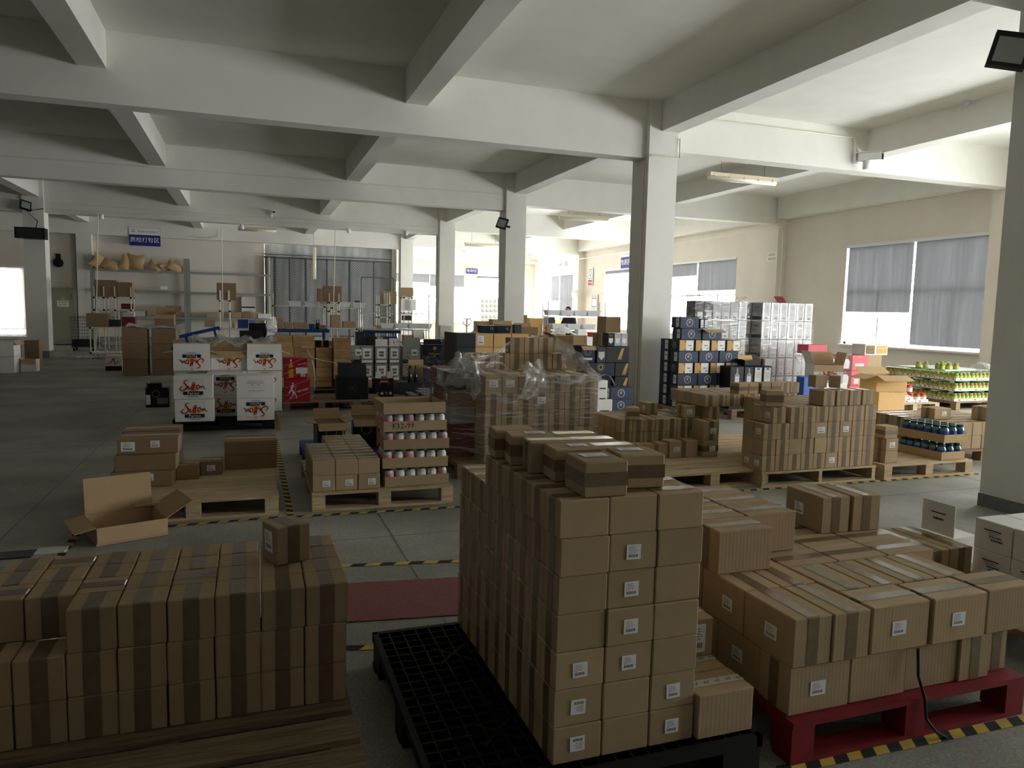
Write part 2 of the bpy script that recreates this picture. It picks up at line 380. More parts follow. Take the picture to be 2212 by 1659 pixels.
def obj(name, data, parent=None, loc=(0, 0, 0), rz=0, label=None, cat=None, group=None, kind=None, rot=None):
    o = bpy.data.objects.new(name, data); C.objects.link(o); o.location = loc
    o.rotation_euler = rot if rot else (0, 0, rz)
    if parent: o.parent = parent
    if label: o['label'] = label
    if cat and not parent: o['category'] = cat
    if group: o['group'] = group
    if kind: o['kind'] = kind
    return o
def thing(name, label, cat, loc=(0, 0, 0), rz=0, group=None, kind=None):
    return obj(name, None, None, loc, rz, label, cat, group, kind)
def copy_tree(o, loc=None, rz=None, label=None, group=None, parent=None):
    c = o.copy(); C.objects.link(c)
    if parent: c.parent = parent
    if loc is not None: c.location = loc
    if rz is not None: c.rotation_euler = (0, 0, rz)
    if label: c['label'] = label
    if group: c['group'] = group
    for ch in list(o.children): copy_tree(ch, parent=c)
    return c
def structure(mb, name, parent=None, label=None, **k): return mb.build(name, parent, label=label, kind=None if parent else 'structure', **k)
ORD = ['first', 'second', 'third', 'fourth', 'fifth', 'sixth', 'seventh', 'eighth', 'ninth', 'tenth', 'eleventh', 'twelfth', 'thirteenth', 'fourteenth']
# ================================================================ the building
XL, YN, HS = -17.6, -9.6, 4.95
ROWS = [-9.6, -2.7, 4.05, 10.56, 17.46, 24.22, 30.96]
def slab(name, c, d, m, **k): return structure(MB().box(c, d, m), name, **k)
slab('floor', ((XL+XR)/2, (YN+YF)/2, -.1), (XR-XL+2, YF-YN+2, .2), 'floor_concrete', label='worn grey terrazzo warehouse floor')
slab('ceiling', ((XL+XR)/2, (YN+YF)/2, HS+.15), (XR-XL+.6, YF-YN+.6, .3), 'paint', label='white painted concrete ceiling slab')
def wall_x(name, x, th, y0, y1, wins, z0=.94, z1=3.4, label=None):
    b = MB(); e = y0; s = 1
    for a, c in wins:
        b.box((x+th/2, (e+a)/2, HS/2), (th, a-e, HS), 'paint_wall')
        b.box((x+th/2, (a+c)/2, z0/2), (th, c-a, z0), 'paint_wall'); b.box((x+th/2, (a+c)/2, (z1+HS)/2), (th, c-a, HS-z1), 'paint_wall'); e = c
    b.box((x+th/2, (e+y1)/2, HS/2), (th, y1-e, HS), 'paint_wall'); structure(b, name, label=label)
def wall_y(name, y, th, x0, x1, wins, z0=.94, z1=3.4, label=None, m='paint_wall'):
    b = MB(); e = x0
    for a, c in wins:
        b.box(((e+a)/2, y+th/2, HS/2), (a-e, th, HS), 'paint_wall')
        b.box(((a+c)/2, y+th/2, z0/2), (c-a, th, z0), 'paint_wall'); b.box(((a+c)/2, y+th/2, (z1+HS)/2), (c-a, th, HS-z1), 'paint_wall'); e = c
    b.box(((e+x1)/2, y+th/2, HS/2), (x1-e, th, HS), m); structure(b, name, label=label)
wall_x('wall_right', XR, .24, YN, YF+.24, WIN_R, label='cream right wall with a window in every bay')
wall_y('wall_far', YF, .24, 5.7, XR, WIN_F, label='cream far wall with two wide windows')
wall_y('wall_back', YB, .2, XL, .57, [(-9.5, -7.72)], .3, 2.8, label='white back wall behind the shelving')
wall_x('wall_left', XL-.2, .2, YN, YB+.2, [], label='plain left wall')
wall_y('wall_near', YN-.2, .2, XL, XR, [], label='unseen wall behind the viewer, darkened to cut bounced light', m='bounce_cut_grey')
slab('wall_partition', (5.8, 34.4, HS/2), (.2, 5.8, HS), 'paint_wall')
slab('wall_mesh_backing', (3.2, 31.9, HS/2), (5.4, .12, HS), 'paint_wall')
# pilasters, columns
for y in ROWS[1:]:
    structure(MB().box((6.24, y+.26, HS/2), (.52, .52, HS), 'paint'), 'column', label='square white painted concrete column')
    structure(MB().box((6.24, y+.26, .055), (.535, .535, .11), 'skirting'), 'baseboard_column')
    structure(MB().box((XR-.14, y+.26, HS/2), (.28, .5, HS), 'paint_wall'), 'trim_pilaster')
structure(MB().box((-5.67, 24.46, HS/2), (.52, .5, HS), 'paint'), 'column', label='white column beside the bright left window')
structure(MB().box((-5.67, 24.46, .09), (.535, .515, .18), 'skirting'), 'baseboard_column')
structure(MB().box((-5.72, 31.25, HS/2), (.5, .3, HS), 'paint'), 'trim_pilaster')
structure(MB().box((-5.99, 31.2, HS/2), (.05, .12, HS), 'skirting'), 'trim_pipe')
# beams
for y in ROWS:
    structure(MB().box(((XL+6)/2, y+.255, (4.07+HS)/2), (6-XL, .31, HS-4.07), 'paint'), 'beam')
    structure(MB().box(((6.5+XR)/2, y+.255, (4.22+HS)/2), (XR-6.5, .31, HS-4.22), 'paint'), 'beam')
structure(MB().box(((5.9+XR)/2, YF-.12, (4.1+HS)/2), (XR-5.9, .24, HS-4.1), 'paint'), 'beam')
BX = [-13.6, -9.7, -5.67, -1.80, 2.27, 6.35, 10.62]
for x in BX:
    for i in range(len(ROWS)):
        y0 = ROWS[i]+.41; y1 = ROWS[i+1]+.1 if i < len(ROWS)-1 else (YF-.24 if x > 6 else YB)
        if y1-y0 < .5: continue
        structure(MB().box((x, (y0+y1)/2, (4.49+HS)/2), (.32, y1-y0, HS-4.49), 'paint'), 'beam')
for i in range(len(ROWS)):
    y0 = ROWS[i]+.51; y1 = ROWS[i+1]-.0 if i < len(ROWS)-1 else YF-.24
    structure(MB().box((14.25, (y0+y1)/2, (4.35+HS)/2), (.36, y1-y0, HS-4.35), 'paint'), 'beam')
# mortar rims on the floor: saw cuts
for x in (-9, -5.1, -1.6, .93, 6.9, 10.6):
    structure(MB().box((x, 14, .001), (.006, 46, .002), 'skirting'), 'trim_joint')
for y in (1.4, 5.05, 9.2, 15.5, 21.5, 27.5):
    structure(MB().box((-1.6, y, .001), (31.8, .006, .002), 'skirting'), 'trim_joint')

# windows: frame, mullions, panes, roller blinds
def window(name, axis, a, c, blinds, z0=.94, z1=3.4, side=1, label=None, blind='blind_grey', transom=2.27, cols=4):
    """a..c along the wall; blinds: [(from, to, bottom)] as fractions of the width"""
    root = obj(name, None, label=label, kind='structure')
    def B(u, q, z, du, dq, dz, m, nm=None, mb=None):
        mb = mb or MB()
        if axis == 'x': mb.box((XR+q, u, z), (dq, du, dz), m)
        elif axis == 'y': mb.box((u, YF+q, z), (du, dq, dz), m)
        else: mb.box((u, YB+q, z), (du, dq, dz), m)
        if nm: return mb.build(nm, root)
        return mb
    W_ = c-a; f = MB()
    for z in (z0+.03, z1-.03): B((a+c)/2, .12, z, W_, .08, .06, 'plastic_white', mb=f)
    for u in (a+.03, c-.03): B(u, .12, (z0+z1)/2, .06, .08, z1-z0, 'plastic_white', mb=f)
    if transom: B((a+c)/2, .12, transom, W_, .06, .06, 'plastic_white', mb=f)
    for i in range(1, cols): B(a+W_*i/cols, .12, (z0+(transom or z1))/2 if i % 2 else (z0+z1)/2, .05, .06, ((transom or z1)-z0) if i % 2 else z1-z0, 'plastic_white', mb=f)
    f.build('frame', root)
    B((a+c)/2, -.03, z0-.02, W_+.1, .12, .04, 'paint', 'sill')
    for i in range(cols):
        B(a+W_*(i+.5)/cols, .125, (z0+(transom or z1))/2, W_/cols-.05, .008, (transom or z1)-z0-.07, 'window_glass', 'pane')
    if transom: B((a+c)/2, .125, (transom+z1)/2, W_-.1, .008, z1-transom-.08, 'window_glass', 'pane')
    if blinds: B((a+c)/2, .0, z1+.01, W_, .07, .07, 'plastic_white', 'blind_roller')
    for f0, f1, zb in blinds:
        n = 40; g = []
        for k in range(2):
            row = []
            for i in range(n+1):
                u = a+W_*(f0+(f1-f0)*i/n); q = .03+.006*math.sin(i*1.7)*(1-k)+.003*math.sin(i*.9+1)
                z = z1 if k else zb
                row.append((XR+q, u, z) if axis == 'x' else ((u, YF+q, z) if axis == 'y' else (u, YB+q, z)))
            g.append(row)
        MB().sheet(g, blind).build('blind', root)
        B(a+W_*(f0+f1)/2, .03, zb, W_*(f1-f0), .025, .025, 'plastic_white', 'hem_bar')
    return root
window('window_1', 'x', 11.0, 15.15, [(.006, .50, 1.02), (.515, .985, 1.77)], label='window with grey blinds behind the green-lidded jars')
window('window_2', 'x', 19.7, 23.95, [(.01, .505, 2.42), (.52, .99, 2.95)], label='window above the navy cartons')
window('window_3', 'x', 25.2, 28.9, [(.01, .99, 3.25)], label='unshaded window behind the big carton')
window('window_4', 'x', 32.2, 34.95, [(.01, .58, 1.0), (.62, .98, 2.15)], label='narrow far window with one long blind')
window('window_5', 'y', 6.75, 10.62, [(.01, .5, 2.95), (.51, .98, 2.78)], label='far window at left with short grey blinds')
window('window_6', 'y', 11.2, 13.95, [(.01, .98, 3.28)], label='far window behind the white foam stacks')
window('window_7', 'x', 4.5, 9.0, [(.01, .5, 2.6), (.51, .99, 2.9)])
window('window_8', 'x', -2.4, 1.9, [])  # unseen bay window; span and lack of blinds chosen to light near carton fronts
window('window_9', 'z', -9.5, -7.72, [(.0, 1.0, .55)], .3, 2.8, blind='blind_white', transom=None, cols=2, label='tall bright window with a white blind')

# conduits and cables
def conduit(pts, r=.012, m='pvc', label='white plastic conduit fixed along the beam', name='conduit'):
    o = MB().tube(pts, r, m, 6).build(name, label=label, cat='conduit'); return o
conduit([(-15, 17.54, 4.45), (5.9, 17.54, 4.45)], label='long conduit clipped along the second main beam')
cl = MB()
conduit([(7.0, 10.64, 4.78), (10.1, 10.64, 4.78), (10.14, 10.62, 4.7), (10.14, 10.6, 4.45)], .014, label='conduit leading to the large security camera')
conduit([(5.97, 10.7, 4.0), (5.96, 10.66, .1)], .018, label='conduit running down the dark side of the nearest middle column')
conduit([(6.52, 10.54, 4.4), (6.52, 10.54, 4.09), (6.0, 10.53, 4.09)], .014, label='bent conduit round the top of the nearest middle column')
conduit([(-5.9, 24.3, 4.35), (0, 24.3, 4.30), (5.9, 24.3, 4.3)], .01, label='cable run along the third main beam')
conduit([(-5.4, 24.29, 4.2), (-3.5, 24.29, 4.16), (-1.7, 24.29, 4.24), (.4, 24.29, 4.15), (3, 24.29, 4.2), (5.9, 24.29, 4.13)], .008, label='sagging cable below the cable run on the third beam')
conduit([(-3.9, 31.25, 4.35), (-1.4, 31.0, 4.12), (-1.15, 31.0, 4.2), (-1.13, 31.0, 4.5)], .03, label='thick white duct bending up on the back wall')
conduit([(14.1, 30.9, 4.0), (14.1, 24, 4.05), (14.1, 17.9, 4.1), (14.1, 17.3, 4.1), (14.12, 17.25, 3.9), (14.12, 17.25, .4)], .014, label='conduit along the right wall and down the pilaster')
conduit([(14.38, 10.9, 4.0), (14.38, 10.9, .3)], .05, label='white drain pipe right of the nearest window')
conduit([(5.95, 24.5, 4.0), (5.95, 24.5, 1.0)], .02, label='conduit down the side of the third column')
for i, (x, y, zt, zb, dx, lb) in enumerate([(-4.05, 24.15, 4.1, .03, -.18, 'white drop pipe beside the leftmost packing rack'), (-.77, 24.15, 4.0, .7, -.01, 'white drop pipe above the middle packing rack'), (2.58, 24.15, 4.12, .7, -.09, 'white drop pipe curving under at the right packing rack')]):
    p = [(x, y, zt), (x+dx, y, zb)]
    if i == 2: p += [(x+dx+.03, y, zb-.12), (x+dx+.14, y, zb-.16)]
    conduit(p, .014, 'pipe_cream', lb, 'drop_pipe')

# suspended fluorescent fittings
def batten(x, y, z, L, label, rz=0, vertical=False):
    t = thing('fluorescent_lamp', label, 'lamp', (x, y, z), rz, 'fluorescent fittings')
    b = MB(); b.box((0, 0, .02), (L, .13, .06), 'lamp_body')
    for k in range(5): b.box((-L/2+.1+k*(L-.2)/4, 0, .0), (.03, .14, .05), 'lamp_body')
    h = b.build('housing', t)
    d = MB(); d.smooth = True; d.tube([(-L/2+.01, 0, -.03), (L/2-.01, 0, -.03)], .052, 'tube_diffuser', 10); dd = d.build('diffuser', t)
    if not vertical:
        for sx in (-1, 1): MB().tube([(sx*L*.32, 0, .05), (sx*L*.32, 0, HS-z)], .004, 'steel_dark', 4).build('hanging_wire', t)
    else: MB().tube([(L/2, 0, .02), (L/2+.6, 0, .02)], .004, 'steel_dark', 4).build('hanging_wire', t)
    return t
batten(8.27, 11.25, 4.03, 1.42, 'fluorescent batten nearest, hanging right of the nearest middle column')
batten(8.30, 17.95, 4.08, 1.42, 'fluorescent batten hanging between the two middle columns')
batten(7.87, 25.4, 3.92, 1.38, 'fluorescent batten hanging before the far windows')
batten(.25, 24.85, 3.99, 1.15, 'fluorescent batten above the packing benches')
tv = batten(2.42, 30.4, 3.3, 1.25, 'fluorescent batten hanging upright before the grey tarpaulin', vertical=True); tv.rotation_euler = (0, -PI/2, 0)
batten(-6.7, 22.8, 4.0, 1.2, 'fluorescent batten by the ceiling above the left column', rz=.5)

# detectors, cameras, floodlights
def detector(x, y, z, label):
    b = MB(); b.smooth = True; b.lathe([(.05, 0), (.055, -.02), (.04, -.05), (.015, -.07)], 'plastic_white', 12); b.build('smoke_detector', loc=(x, y, z), label=label, cat='detector')
detector(.2, 12.2, HS, 'small round smoke detector under the ceiling'); detector(10.4, 8.7, HS, 'flat smoke detector in the bright right bay')
for x, y, z, lb in [(-3.99, 24.27, 4.0, 'leftmost'), (-.2, 24.27, 3.93, 'second'), (3.0, 24.27, 4.0, 'third'), (4.85, 24.27, 4.02, 'rightmost')]:
    b = MB(); b.smooth = True; b.lathe([(.03, .12), (.06, .09), (.07, 0), (.05, -.03)], 'plastic_white', 12); b.build('wall_sounder', loc=(x, y, z), label='%s white cone sounder along the third beam' % lb, cat='sounder')
def cctv(x, y, z, s, rz, label):
    t = thing('security_camera', label, 'camera', (x, y, z), rz)
    MB().box((0, 0, .04), (.12*s, .04*s, .16*s), 'plastic_white').build('bracket', t)
    b = MB(); b.smooth = True; b.tube([(0, 0, 0), (0, -.1*s, -.02)], .02*s, 'plastic_white', 8); b.build('arm', t)
    MB().box((.04*s, -.17*s, .03), (.11*s, .30*s, .1*s), 'plastic_white', rz=.5).build('housing', t)
    MB().box((.06*s, -.14*s, .09*s), (.14*s, .34*s, .015*s), 'plastic_white', rz=.5).build('sunshield', t)
    b = MB(); b.tube([(.115*s, -.30*s, .03), (.125*s, -.325*s, .03)], .042*s, 'monitor', 12); b.build('lens', t)
    b = MB(); b.smooth = True; b.lathe([(.05*s, -.02*s), (.05*s, -.14*s)], 'plastic_white', 12, (0.02*s, -.14*s, 0)); b.build('pan_head', t)
cctv(10.2, 10.635, 4.40, 1.25, .3, 'large white security camera at the end of the bright beam')
cctv(.64, 24.30, 4.42, .8, 0, 'small security camera on the third beam above the benches')
cctv(12.9, 37.28, 3.4, .9, .2, 'security camera beside the far window')
def flood(x, y, z, s, rx, rz, label):
    t = thing('floodlight', label, 'floodlight', (x, y, z)); t.rotation_euler = (rx, .25, rz)
    MB().box((0, 0, 0), (.34*s, .07*s, .36*s), 'joint_black').build('housing', t)
    MB().box((0, -.04*s, -.01), (.27*s, .01, .27*s), 'window_glass').build('glass', t)
    MB().box((0, -.037*s, -.01), (.26*s, .004, .26*s), 'rack_grey').build('reflector', t)
    MB().box((0, .09*s, 0), (.05*s, .12*s, .05*s), 'joint_black').box((.12*s, .14*s, 0), (.26*s, .05*s, .05*s), 'joint_black').build('bracket', t)
flood(5.83, 17.32, 3.72, .75, -.35, -.6, 'black floodlight on the second middle column')
flood(5.74, 4.45, 3.75, .8, -.2, -.75, 'black floodlight high on the column at the right edge')
flood(-5.78, 23.95, 4.2, .8, -.5, .5, 'black floodlight above the speaker on the left column')
t = thing('loudspeaker_box', 'black wall speaker box on the left column', 'speaker', (-5.68, 24.0, 3.3))
MB().box((0, 0, .15), (.72, .36, .3), 'joint_black').build('cabinet', t); MB().box((0, -.185, .15), (.64, .01, .24), 'monitor').build('grille', t)
MB().tube([(.1, .05, .3), (.15, .05, .5), (-.1, .05, .75), (.3, .05, .85)], .014, 'joint_black', 6).build('cable', t)
# signs
def board(name, x, y, z, w_, h_, draw, label, cat='sign', face='y', bgm='sign_blue'):
    b = MB(); rz = 0 if face == 'y' else -PI/2
    b.box((0, 0, 0), (w_, .02, h_), bgm); b.frame((0, -.0105, 0)); draw(b)
    return b.build(name, loc=(x, y, z), rz=rz, label=label, cat=cat)
def d1(b):
    b.rect(0, .20, 1.05, .27, 'paper', .0004); b.text('浙江进出口仓储有限公司', .12, .18, .065, 'ink', .001)
    b.ring(-.39, .2, .05, .02, 'ink_soft', .001, a0=0, a1=PI); b.rect(-.39, .17, .09, .03, 'ink_soft', .001); b.text('质检打包区', 0, -.13, .2, 'print_white', .001)
board('hanging_sign', -3.68, 31.05, 4.07, 1.06, .68, d1, 'blue and white area sign high on the back wall')
def d2(b): b.text('包材区', 0, 0, .19, 'print_white', .001)
board('wall_sign', 10.92, 37.2, 3.62, .6, .27, d2, 'small blue sign between the far windows')
def d3(b):
    b.rect(0, .22, .8, .2, 'paper', .0004); b.text('浙江进出口仓储有限公司', .05, .22, .05, 'ink', .001); b.text('包装区', 0, -.1, .25, 'print_white', .001)
board('wall_sign', 14.36, 26.9, 3.75, .8, .64, d3, 'blue sign on the right wall half hidden by a column', face='x')
def d4(b):
    b.rect(0, .12, .36, .42, 'ink', .0004); b.rect(0, .12, .31, .37, 'paper', .0008); b.ring(0, .16, .1, .03, 'ink', .0012); b.rect(.02, .02, .04, .14, 'ink', .0012)
    b.rect(0, -.26, .42, .24, 'print_red', .0004); b.text('禁止吸烟', 0, -.26, .085, 'print_white', .001)
board('warning_sign', 14.38, 30.2, 3.2, .46, .8, d4, 'red and white warning sign on the far right wall', face='x', bgm='paper')
def d5(b): b.text('闲人莫入', 0, .06, .08, 'ink', .001); b.text('高压危险', 0, -.06, .08, 'ink', .001)
board('notice', 14.12, 17.65, 3.3, .42, .26, d5, 'small white notice on the right wall pilaster', face='x', bgm='paper')
def d6(b): b.rect(0, .1, .5, .4, 'label_blue', .0006); b.rect(0, .1, .42, .3, 'paper', .001)
board('poster', 14.38, 29.7, 1.95, .6, .9, d6, 'pale poster under the red warning sign', cat='poster', face='x', bgm='paper_grey')
b = MB(); b.frame((0, 0, 0)); b.text('Goods', 0, 0, .42, 'ink_soft', .001)
b.build('wall_writing', loc=(14.405, 33.4, 3.95), rz=-PI/2, label='hand-painted grey lettering on the far right wall', cat='lettering')
t = thing('emergency_light', 'white emergency light on the far right pilaster', 'lamp', (14.0, 31.0, 2.4))
MB().box((0, 0, 0), (.18, .3, .2), 'plastic_white').build('housing', t)
for s_ in (-1, 1): bb = MB(); bb.smooth = True; bb.lathe([(.05, 0), (.09, .08), (.07, .14)], 'plastic_white', 10, (0, s_*.09, .1)); bb.build('spot_lamp', t)

# electrical cabinet on the back wall
t = thing('electrical_cabinet', 'dull green electrical cabinet with a warning plate on the back wall', 'cabinet', (-6.44, 31.22, .06))
MB().box((0, 0, 1.0), (.86, .3, 2.06), 'door_cream').build('body', t)
dr = MB().box((0, -.16, 1.02), (.8, .02, 1.9), 'door_cream').build('door', t)
b = MB(); b.frame((0, -.172, 1.45)); b.rect(0, 0, .38, .22, 'paper'); b.text('高压危险', 0, .05, .07, 'ink', .001); b.text('闲人莫入', 0, -.05, .07, 'ink', .001)
b.poly([(-.08, .14), (.08, .14), (0, .28)], 'yellow', .0005); b.build('warning_plate', t)
MB().box((.33, -.18, 1.72), (.04, .03, .2), 'metal').build('handle', t)
slab('baseboard_back', (-6.4, 31.36, .05), (2.2, .06, .1), 'maroon')
t = thing('alarm_bell', 'round black alarm bell above the electrical cabinet', 'bell', (-6.6, 31.385, 3.0))
b = MB(); b.smooth = True; b.tube([(0, 0, 0), (0, -.12, 0)], .16, 'joint_black', 16); b.build('gong', t); MB().box((0, -.03, .22), (.14, .1, .22), 'joint_black').build('striker_box', t)

# grey tarpaulin and mesh partition
n = 60; g = []
for k in range(14):
    z = .0+4.42*k/13; g.append([(.58+5.1*i/n, 31.6+.02*math.sin(i*.5+k*.3)+.010*math.sin(i*1.6-k*.5)+.02*math.sin(k*1.1+i*.25), z) for i in range(n+1)])
b = MB().sheet(g, 'tarp'); b.smooth = True; b.build('tarpaulin', label='grey tarpaulin curtain hung behind the wire mesh', cat='curtain')
f = thing('wire_partition', 'wire mesh partition with grey steel posts before the tarpaulin', 'fence', (0, 31.25, 0))
xs = [.62, .95, 1.52, 2.15, 2.99, 3.90, 4.90, 5.60]
for i, x in enumerate(xs): MB().box((x, 0, 1.78), (.05+.03*(i % 2), .05, 3.56), 'steel_dark').build('post', f)
MB().box((3.1, 0, 3.52), (5.1, .04, .05), 'steel_dark').build('top_rail', f); MB().box((3.1, 0, 3.64), (5.1, .03, .03), 'steel_dark').build('top_rail', f)
MB().box((3.1, 0, .4), (5.1, .04, .05), 'steel_dark').build('bottom_rail', f)
MB().box((5.05, -.03, 2.86), (1.35, .03, .04), 'steel_dark').build('gate_rail', f)
for x in (4.38, 5.72): MB().box((x, -.03, 1.6), (.04, .03, 2.5), 'steel_dark').build('gate_post', f)
b = MB(); Hm = 3.1; z0 = .42; x0, x1 = .62, 5.6; p = .105; k = -Hm
while k < x1-x0:
    for s_ in (0, 1):
        a = max(0, k); c_ = min(x1-x0, k+Hm)
        if c_ > a:
            za, zc = (a-k, c_-k); X0, X1 = (x0+a, x0+c_) if s_ == 0 else (x1-a, x1-c_); r = .0055
            b.add([(X0, 0, z0+za-r*1.4), (X0, 0, z0+za+r*1.4), (X1, 0, z0+zc+r*1.4), (X1, 0, z0+zc-r*1.4)], [(0, 1, 2, 3)], 'steel_dark')
            b.add([(X0, -.007, z0+za), (X0, .007, z0+za), (X1, .007, z0+zc), (X1, -.007, z0+zc)], [(0, 1, 2, 3)], 'steel_dark')
    k += p
b.build('chain_link', f, kind='stuff')

# floor: hazard tape, red mat
def hazard(p0, p1, label, wd=.05, st=.07):
    a, c = Vector(p0), Vector(p1); L_ = (c-a).length; u = (c-a)/L_; nn = Vector((-u.y, u.x)); b = MB(); n_ = int(L_/st)
    for k in range(n_):
        s0, s1 = k*st, (k+1)*st; sh = wd*.55
        P_ = [a+u*s0, a+u*s1, a+u*(s1+sh)+nn*wd, a+u*(s0+sh)+nn*wd]
        b.add([(q.x, q.y, .0025) for q in P_], [(0, 1, 2, 3)], 'yellow' if k % 2 else 'black_tape')
    b.build('hazard_tape', label=label, cat='floor tape')
hazard((1.72, 1.965), (3.35, 1.93), 'striped hazard tape before the red pallet', .052, .062)
hazard((.38, 4.53), (1.5, 4.35), 'striped hazard tape behind the tall carton stack', .05, .09)
hazard((.2, 3.42), (.56, 3.33), 'short striped tape end left of the black plastic pallet', .05, .09)
hazard((.28, 5.70), (1.8, 5.64), 'striped tape before the pallet of jar trays')
hazard((.30, 5.72), (.30, 9.2), 'striped tape along the aisle beside the jar tray pallet')
hazard((.36, 9.9), (.36, 13.0), 'striped tape along the aisle beside the white cartons')
hazard((3.9, 5.52), (7.7, 5.50), 'striped tape before the pallets at right')
hazard((-1.12, 4.9), (-1.12, 5.9), 'striped tape beside the open flap carton')
hazard((-.6, 5.68), (.24, 5.72), 'striped tape before the pallet of flat cartons')
b = MB(); g = [[(.42+ .75*i/20, 3.68+.55*j/8-.10*i/20, .006+.001*math.sin(i+j)) for i in range(21)] for j in range(9)]
b.sheet(g, 'mat_red'); b.box((.795, 3.91, .003), (.7, .45, .004), 'mat_red'); b.build('floor_mat', label='dull red floor mat behind the black pallet', cat='mat')
t = thing('floor_plate', 'dark and pale flat boards lying behind the near left cartons', 'board', (-1.32, 5.28, 0))
MB().box((-.12, 0, .006), (.26, .14, .01), 'charcoal').build('dark_board', t); MB().box((.1, .04, .006), (.17, .12, .01), 'paper_grey').build('pale_board', t)
# ================================================================ cartons
_BM = {}
def body_mesh(w_, d, h, m, b=.004):
    k = ('b', w_, d, h, m)
    if k not in _BM: _BM[k] = MB().chamfer((w_, d, h), m, b).mesh('cardboard_box')
    return _BM[k]
def tape_mesh(w_, d, h, ax, tw, m='tape', e=.0012):
    k = ('t', w_, d, h, ax, tw, m)
    if k in _BM: return _BM[k]
    b = MB(); t = tw/2
    if ax == 'h':
        X, Y, z = w_/2+e, d/2+e, h/2; vs = []
        for zz in (z-t, z+t): vs += [(-X, -Y, zz), (X, -Y, zz), (X, Y, zz), (-X, Y, zz)]
        b.add(vs, [(0, 1, 5, 4), (1, 2, 6, 5), (2, 3, 7, 6), (3, 0, 4, 7)], m)
    else:
        q = (d if ax == 'y' else w_)/2+e; path = [(-q, .002), (-q, h-.004), (-q+.004, h+e), (q-.004, h+e), (q, h-.004), (q, .002)]; vs = []
        for a, z in path: vs += [(-t, a, z), (t, a, z)] if ax == 'y' else [(a, t, z), (a, -t, z)]
        b.add(vs, [(2*i, 2*i+1, 2*i+3, 2*i+2) for i in range(5)], m)
    _BM[k] = b.mesh('tape'); return _BM[k]
def sticker_mesh(w_, h, m='sticker'):
    k = ('s', w_, h, m)
    if k in _BM: return _BM[k]
    b = MB(); b.frame((0, 0, 0)); b.rect(0, 0, w_, h, m); b.uv[0] = [(0, 0), (1, 0), (1, 1), (0, 1)]
    _BM[k] = b.mesh('address_sticker'); return _BM[k]
N_BOX = [0]
def carton(x, y, z, w_, d, h, label, rz=0, m='card', tape='y', tw=.052, stick=None, group=None, name='cardboard_box', tm='tape', jit=True, cat='box'):
    """centre x, y; bottom z; stick: list of (face, u, v, w, h[, flip]) with u, v from the face centre"""
    if jit: x += random.uniform(-.0015, .0015); y += random.uniform(-.003, .003); rz += random.uniform(-.006, .006)
    o = obj(name, body_mesh(w_, d, h, m), None, (x, y, z), rz, label, cat, group); N_BOX[0] += 1
    if tape: obj('tape', tape_mesh(w_, d, h, tape, tw, tm), o)
    for s in stick or []:
        f, u, v, sw, sh = s[:5]; fl = PI if len(s) > 5 and s[5] else 0; e = .0024; wob = random.uniform(-.03, .03)
        mm = sticker_mesh(sw, sh, 'sticker' if sw < .16 else 'sticker_wide')
        if f == 'f': obj('address_sticker', mm, o, (u, -d/2-e, h/2+v), rot=(0, fl+wob, 0))
        if f == 'l': obj('address_sticker', mm, o, (-w_/2-e, -u, h/2+v), rot=(wob, 0, -PI/2))
        if f == 't': obj('address_sticker', mm, o, (u, v, h+e), rot=(-PI/2, 0, wob))
    return o
STK = [('f', .0, .0, .055, .05)]
def layer_word(k, n): return 'top layer' if k == n-1 else ('bottom layer' if k == 0 else ORD[k]+' layer')
# places inside the blocks that nothing shows
HIDDEN = {'labelled carton pile': '050 051 223 333 443 513 553 613 623 713 723 733 810 811 812 813 820 821 822 823 830 831 832 833 840 841 842 843 850 851 852', 'fivefold block': '000 001 010 011 020 021 030 031 032 040 041 042 100 101 102 103 200 201 202 203 300 301 302 303 400 401 402 403 414 500 501 502 503 514 524 534 600 601 602 603 604 614 624 634 644 700 701 702 703 714 724 734 744 800 801 802 803 814 824 834 844', 'dark block behind blue jars': '040 050 221 321 331 431 441 500 501 511 541 600 601 611 651 700 701 711 721 751', 'low carton block': '000 010 020 030 040 100 200 300 342 400 432 442 500 542', 'low carton block right return': '000 010 011 012 020 021 030 031 040 041'}
HIDDEN = {k: set(v.split()) for k, v in HIDDEN.items()}
def stack(where, x0, y0, z0, nx, ny, nz, w_, d, h, tape='y', tw=.05, m='card', gap=.004, keep=None, sticks={}, group=None, rz=0, desc='brown carton', tapes={}, left=True, right=False, offs=None, tm='tape', name='cardboard_box', zgap=.0005, cat='box', rowlab=True):
    """regular pile with its front-left-bottom corner at x0, y0, z0; only the faces one can see are built"""
    keep = keep or (lambda i, j, k: True); ca, sa = math.cos(rz), math.sin(rz)
    K = {(i, j, k) for i in range(nx) for j in range(ny) for k in range(nz) if keep(i, j, k)}
    for (i, j, k) in sorted(K):
        open_ = (i, j-1, k) not in K or (i, j, k+1) not in K or (left and (i-1, j, k) not in K) or (right and (i+1, j, k) not in K)
        if not open_ or '%d%d%d' % (i, j, k) in HIDDEN.get(where, ()): continue
        ox, oy = offs(i, j, k) if offs else (0, 0)
        lx = (i+.5)*w_+i*gap+ox; ly = (j+.5)*d+j*gap+oy
        nk = max(q for (a, b_, q) in K if a == i and b_ == j)+1
        lw = layer_word(k, nz)
        lab = '%s, %s from left, %s row, %s, %s' % (desc, ORD[i], ORD[j] if j else 'front', lw, where)
        carton(x0+lx*ca-ly*sa, y0+lx*sa+ly*ca, z0+k*(h+zgap), w_, d, h, lab, rz, m, tapes.get((i, j, k), tape), tw, sticks.get((i, j, k)), group, tm=tm, name=name, cat=cat)

